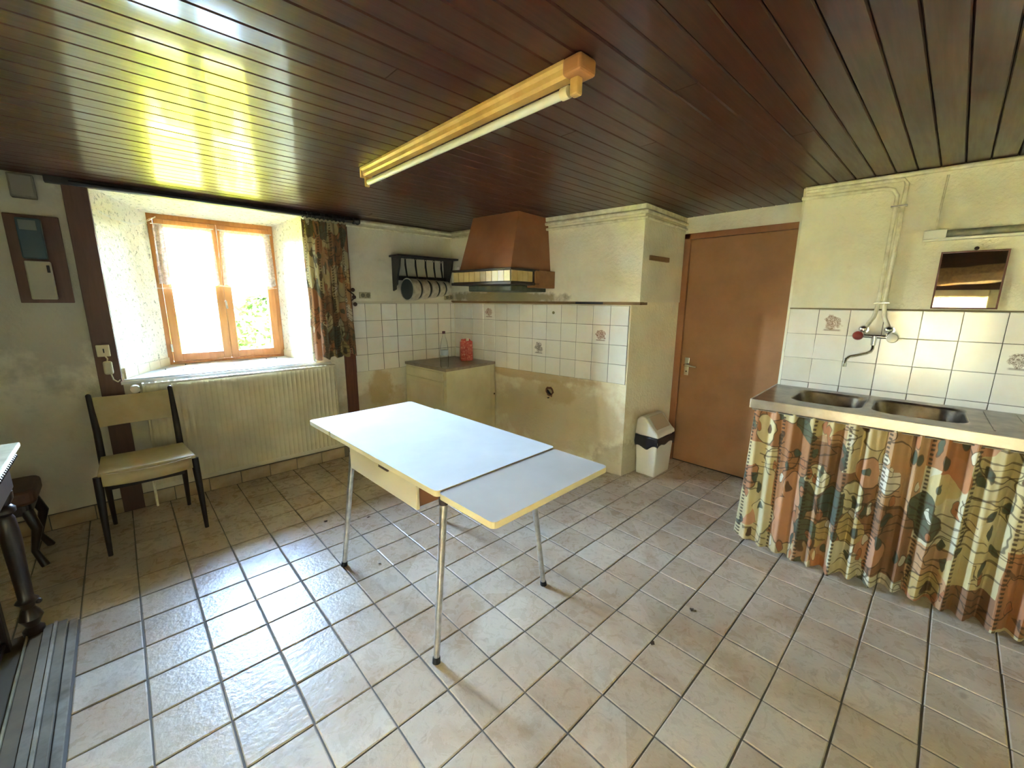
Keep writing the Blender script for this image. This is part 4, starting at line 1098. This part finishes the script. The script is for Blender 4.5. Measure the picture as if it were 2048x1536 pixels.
# ---- mirror and strip lamp
mr = thing('wall_mirror', 'small mirror with a thin red brown frame above the sink tiles', 'mirror', tuple(K(.755, .01, 1.39)))
a0, a1, z0, z1 = .636, .872, 1.392, 1.680
def tilt(a, o_, z): return tuple(K(a, o_+.004, z))
M_mf = simple('mirror_frame', '#5c2a1c', .5)
MB().box((a0, .0, z0), (a1, .008, z1), tilt).build('back_plate', M_mf, mr)
MB().box((a0+.006, .008, z0+.006), (a1-.006, .0095, z1-.006), tilt).build('mirror_glass', simple('silvered_glass', '#e6e3d8', .02, 1.), mr)
m = MB(); m.box((a0, .006, z0), (a0+.007, .013, z1), tilt); m.box((a1-.007, .006, z0), (a1, .013, z1), tilt); m.box((a0+.007, .006, z0), (a1-.007, .013, z0+.007), tilt); m.box((a0+.007, .006, z1-.007), (a1-.007, .013, z1), tilt)
m.build('frame', M_mf, mr)
MB().ball(KT(.758, .02, 1.690), .009, 8, 6).build('hook', simple('hook_iron', '#4b3a2c', .5, .6), mr)
sl = thing('strip_lamp', 'white wall strip lamp with dusty grey tube above the mirror', 'lamp', tuple(K(.75, .0, 1.76)))
MB().box((.555, .001, 1.738), (1.02, .030, 1.752), K).build('base', M_white, sl, bevel=.003)
for a in (.555, .92): MB().box((a, .001, 1.745), (a+.085, .055, 1.790), K).build('end_cap', M_white, sl, bevel=.004)
MB().tube([KT(.635, .030, 1.770), KT(.925, .030, 1.770)], .017, 14).build('tube', simple('dusty_tube', '#8d8a74', .4, var='#6e6b58', vscale=20), sl, smooth=True)
MB().tube([KT(.60, .012, 1.79), KT(.598, .008, 1.86), KT(.605, .008, 2.06)], .005, 6).build('cable', M_pipe, sl)

# ================================================================== CEILING LAMP
lp = thing('fluorescent_lamp', 'yellowed fluorescent batten lamp fixed to the board ceiling', 'lamp', (1.36, -.97, 2.07))
M_lamp = simple('yellowed_lamp_paint', '#cfa968', .45, var='#b88f4e', vscale=6)
m = MB()
def lpf(pr): return [(1.360+a, b) for a, b in pr]
prof = lpf([(-.033, 2.098), (-.033, 2.088), (-.024, 2.080), (-.024, 2.064), (-.016, 2.056), (.016, 2.056), (.024, 2.064), (.024, 2.080), (.033, 2.088), (.033, 2.098)])
k = len(prof)
for yy in (-1.635, -.262): m.v += [(a, yy, b) for a, b in prof]
m.f = [tuple(range(k)), tuple(reversed(range(k, 2*k)))]+[(i, (i+1) % k, k+(i+1) % k, k+i) for i in range(k)]
m.build('housing', M_lamp, lp)
MB().box((1.322, -1.70, 2.052), (1.398, -1.632, 2.098)).build('end_cap', simple('brown_end_cap', '#9c6a3c', .5), lp, bevel=.010, seg=3)
MB().box((1.328, -.264, 2.050), (1.392, -.250, 2.098)).build('end_cap', M_lamp, lp, bevel=.003)
TUBE = simple('unlit_white_tube', '#d6d4bd', .25)
MB().tube([(1.36, -1.615, 2.026), (1.36, -.285, 2.026)], .0135, 14).build('tube', TUBE, lp, smooth=True)
for yy, d in ((-1.650, .022), (-.262, .010)):
    MB().box((1.347, yy-d, 2.006), (1.373, yy+d*.4, 2.056)).build('tube_holder', M_lamp, lp, bevel=.006)
MB().tube([(1.36, -1.632, 2.026), (1.36, -1.605, 2.026)], .017, 14).build('starter_collar', simple('collar_cream', '#d5c79a', .4), lp, smooth=True)

# ================================================================== TABLE
TZ = .752
tb = thing('kitchen_table', 'white laminate draw leaf table with splayed metal legs', 'table', (1.364, -.850, 0), rz=math.radians(1.7))
M_lam = simple('white_laminate', '#eeecea', .32, var='#e4e1dd', vscale=3)
M_edge = simple('cream_edge', '#d8c79a', .5)
hw, hl = .332, .478
def slab(x0, x1, y0, y1, zt, name, corners, r=.02):
    pts = rr_pts(x0, x1, y0, y1, r, 5)
    e_ = MB().prism(pts, zt-.024, zt-.0015).build(name, M_edge, tb, world=False, bevel=.001)
    MB().prism(pts, zt-.0015, zt).build('laminate', corners or M_lam, e_, world=False)
    return e_
slab(-hw, hw, -hl, hl, TZ, 'main_top', 0)
slab(-hw+.004, hw-.016, -hl-.296, -hl-.0015, TZ-.003, 'leaf', simple('greyed_laminate', '#cfc2b6', .5, var='#c5b8ab', vscale=3))
slab(-hw+.004, hw-.004, hl+.0015, hl+.292, TZ-.003, 'leaf', 0)
for sy in (-1, 1):
    for sx_ in (-1, 1):
        foot = Vector((sx_*.328, sy*.432, .0)); top = Vector((sx_*.247, sy*.40, .655)); kn = foot.lerp(top, .03)
        lg_ = MB().tube([tuple(kn), tuple(top)], [.0125, .0155], 14).build('leg', M_alu, tb, world=False, smooth=True)
        MB().tube([tuple(foot), tuple(foot.lerp(top, .035))], [.017, .015], 12).build('rubber_foot', M_black, lg_, world=False, smooth=True)
        MB().tube([tuple(foot.lerp(top, .985)), tuple(top+Vector((0, 0, .075)))], [.018, .024], 12).build('collar', M_brownplastic, lg_, world=False, smooth=True)
m = MB(); m.box((-.255, -.42, .675), (-.235, .42, .728)); m.box((.235, -.42, .675), (.255, .42, .728)); m.box((-.25, -.42, .675), (.25, -.40, .728)); m.box((-.25, .40, .675), (.25, .42, .728))
m.build('under_frame', wood('under_frame_wood', '#4a2c1c', '#5c3826', .6, 'y'), tb, world=False)
m = MB(); m.box((-.292, -.275, .585), (-.276, .335, .700)); dr = m.build('drawer', simple('drawer_cream', '#d6c8a6', .45), tb, world=False, bevel=.003)
m = MB(); m.box((-.276, -.265, .592), (.10, -.255, .67)); m.box((-.276, .315, .592), (.10, .325, .67)); m.box((-.276, -.26, .592), (.10, .32, .598))
m.build('drawer_box', simple('drawer_wood', '#8b5a38', .6), dr, world=False)
MB().box((-.300, -.06, .688), (-.284, .02, .700)).build('finger_pull', simple('pull_dark', '#5b4532', .6), dr, world=False)

# ================================================================== CHAIR
ch = thing('dining_chair', 'dark framed chair with cream vinyl seat and low back by the radiator', 'chair', (.32, .77, 0))
M_cw = wood('chair_dark_wood', '#1e1410', '#2c1d15', .4, 'z'); M_vin = simple('cream_vinyl', '#cbb98c', .45, var='#bba878', vscale=6)
def cl(p): return (p[0]-.32, p[1]-.77, p[2])
for x, lean in ((.103, -1), (.537, 1)):
    MB().tube([cl((x+lean*.004, .548, 0)), cl((x, .572, .30)), cl((x-lean*.004, .588, .455))], [.011, .018, .021], 12).build('leg', M_cw, ch, world=False, smooth=True)
for x, xt in ((.120, .110), (.497, .494)):
    MB().tube([cl((x, .985, 0)), cl((x, .945, .30)), cl((x, .935, .44)), cl((x, .960, .62)), cl((xt, 1.012, .838))], [.011, .017, .019, .018, .013], 12).build('back_post', M_cw, ch, world=False, smooth=True)
    MB().ball(cl((xt, 1.013, .838)), .0135, 10, 6).build('post_cap', M_cw, ch, world=False, smooth=True)
def seat(u, v):
    x0_, x1_ = .108+.008*v, .540-.030*v
    return cl((x0_+(x1_-x0_)*u, .568+.345*v, .468-.016*math.sin(u*math.pi)*math.sin(v*math.pi)+.0*v))
m = MB().grid(seat, 14, 10); n0 = len(m.v)
m.build('seat', M_vin, ch, world=False, smooth=True, solid=.02, bevel=.004)
m = MB(); m.grid(lambda u, v: cl((.122+.396*u, .560-.010*math.sin(u*math.pi), .395+.068*v+.010*(u-.5)**2*4)), 12, 2); m.build('seat_front', M_vin, ch, world=False, smooth=True, solid=.012)
m = MB(); m.box(cl((.118, .60, .405)), cl((.132, .93, .455))); m.box(cl((.505, .60, .405)), cl((.520, .93, .455))); m.box(cl((.12, .91, .405)), cl((.50, .925, .455))); m.build('seat_frame', M_cw, ch, world=False)
def back(u, v):
    return cl((.124+.360*u, .968+.042*v+.016*math.sin(u*math.pi), .645+.182*v-.006*math.sin(u*math.pi)*v))
MB().grid(back, 14, 6).build('backrest', M_vin, ch, world=False, smooth=True, solid=.014, bevel=.003)
MB().box(cl((.12, .93, .25)), cl((.50, .945, .272))).build('stretcher', M_cw, ch, world=False)

# ================================================================== CARVED SIDEBOARD AND STOOL AT THE LEFT EDGE
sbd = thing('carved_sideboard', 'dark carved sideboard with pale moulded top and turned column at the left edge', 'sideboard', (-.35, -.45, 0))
m = MB(); m.box((-.62, -1.05, .812), (-.062, .082, .832)); m.build('top', simple('pale_cream_top', '#d6cdb2', .3, var='#b9ae90', vscale=14), sbd, bevel=.005)  # top and moulding coloured paler than the dark carved parts
m = MB(); m.box((-.61, -1.04, .796), (-.072, .072, .812)); m.box((-.605, -1.03, .752), (-.092, .052, .775)); m.build('moulding', simple('mottled_pale_moulding', '#b5a988', .35, var='#6b5c44', vscale=18), sbd, bevel=.006, seg=3)
m = MB()
yy = -1.0
while yy < .06: m.ball((-.082, yy, .785), .0115, 8, 6); yy += .026
xx = -.09
while xx > -.6: m.ball((xx, .060, .785), .0115, 8, 6); xx -= .026
m.build('beading', M_dark, sbd, smooth=True)
MB().box((-.60, -1.02, .655), (-.100, .042, .752)).build('frieze', M_dark, sbd, bevel=.006)
colp = [(.030, .0), (.034, .012), (.034, .03), (.020, .045), (.026, .06), (.038, .085), (.030, .11), (.018, .13), (.024, .15), (.036, .165), (.024, .18), (.026, .30), (.031, .45), (.026, .54), (.020, .555), (.034, .57), (.034, .585), (.022, .60), (.034, .625), (.036, .655)]
for (cx, cy_) in ((-.135, .005), (-.135, -.97), (-.56, .005), (-.56, -.97)):
    MB().lathe([(r, h) for r, h in colp], (cx, cy_, 0), 18).build('turned_column', M_dark, sbd, smooth=True)
    MB().ball((cx+.030, cy_+.004, .145), .012, 8, 6).build('carved_boss', M_dark, sbd, smooth=True)
for (cx, cy_) in ((-.215, -.06), (-.215, -.92)): MB().box((cx-.022, cy_-.022, .0), (cx+.022, cy_+.022, .66)).build('square_post', M_dark, sbd, bevel=.004)
m = MB(); m.box((-.58, -.96, .035), (-.20, .0, .06)); m.build('bottom_shelf', M_dark, sbd, bevel=.005)

st = thing('low_stool', 'low brown leather covered stool in the dark corner behind the sideboard', 'stool', (-.32, .80, 0))
M_lea = simple('brown_leather', '#4a2c1a', .5, var='#5e3a22', vscale=6)
MB().prism(rr_pts(-.19, .185, -.15, .16, .05, 5), .355, .435).build('seat', M_lea, st, world=False, bevel=.02, seg=3)
MB().prism(rr_pts(-.165, .16, -.13, .14, .03, 4), .30, .356).build('apron', M_dark, st, world=False, bevel=.005)
for sx_ in (-1, 1):
    for sy in (-1, 1):
        MB().tube([(sx_*.14, sy*.11, .32), (sx_*.165, sy*.135, .22), (sx_*.135, sy*.11, .09), (sx_*.165, sy*.135, 0)], [.024, .022, .014, .018], 10).build('leg', M_dark, st, world=False, smooth=True)

# ================================================================== SCRAPS ON THE FLOOR
def scrap(x, y_, r_, name, lab, seed):
    rr = random.Random(seed); n = 9
    m = MB(); m.v = [(x, y_, .004)]+[(x+r_*math.cos(k*6.283/n)*rr.uniform(.4, 1.2), y_+r_*.6*math.sin(k*6.283/n)*rr.uniform(.5, 1.2), .0012+rr.uniform(0, .005)) for k in range(n)]
    m.f = [(0, 1+k, 1+(k+1) % n) for k in range(n)]
    o = m.build(name, simple('dry_brown_leaf', '#4a3a28', .9), solid=.0008); tag(o, lab, 'scrap', 'scraps on the tiled floor')
scrap(1.117, .107, .016, 'dead_leaf', 'small dead leaf on the floor in front of the radiator', 1)
scrap(1.342, -.031, .012, 'plaster_crumb', 'thin brown scrap on the floor left of the far table leaf', 2)
scrap(1.171, -.548, .010, 'dead_fly', 'dark speck on the floor under the table near its left legs', 3)
scrap(2.084, -1.865, .015, 'dead_leaf', 'curled dead leaf on the floor between table and sink curtain', 4)
scrap(1.767, -1.838, .014, 'plaster_crumb', 'brown crumb on a floor joint right of the table', 5)
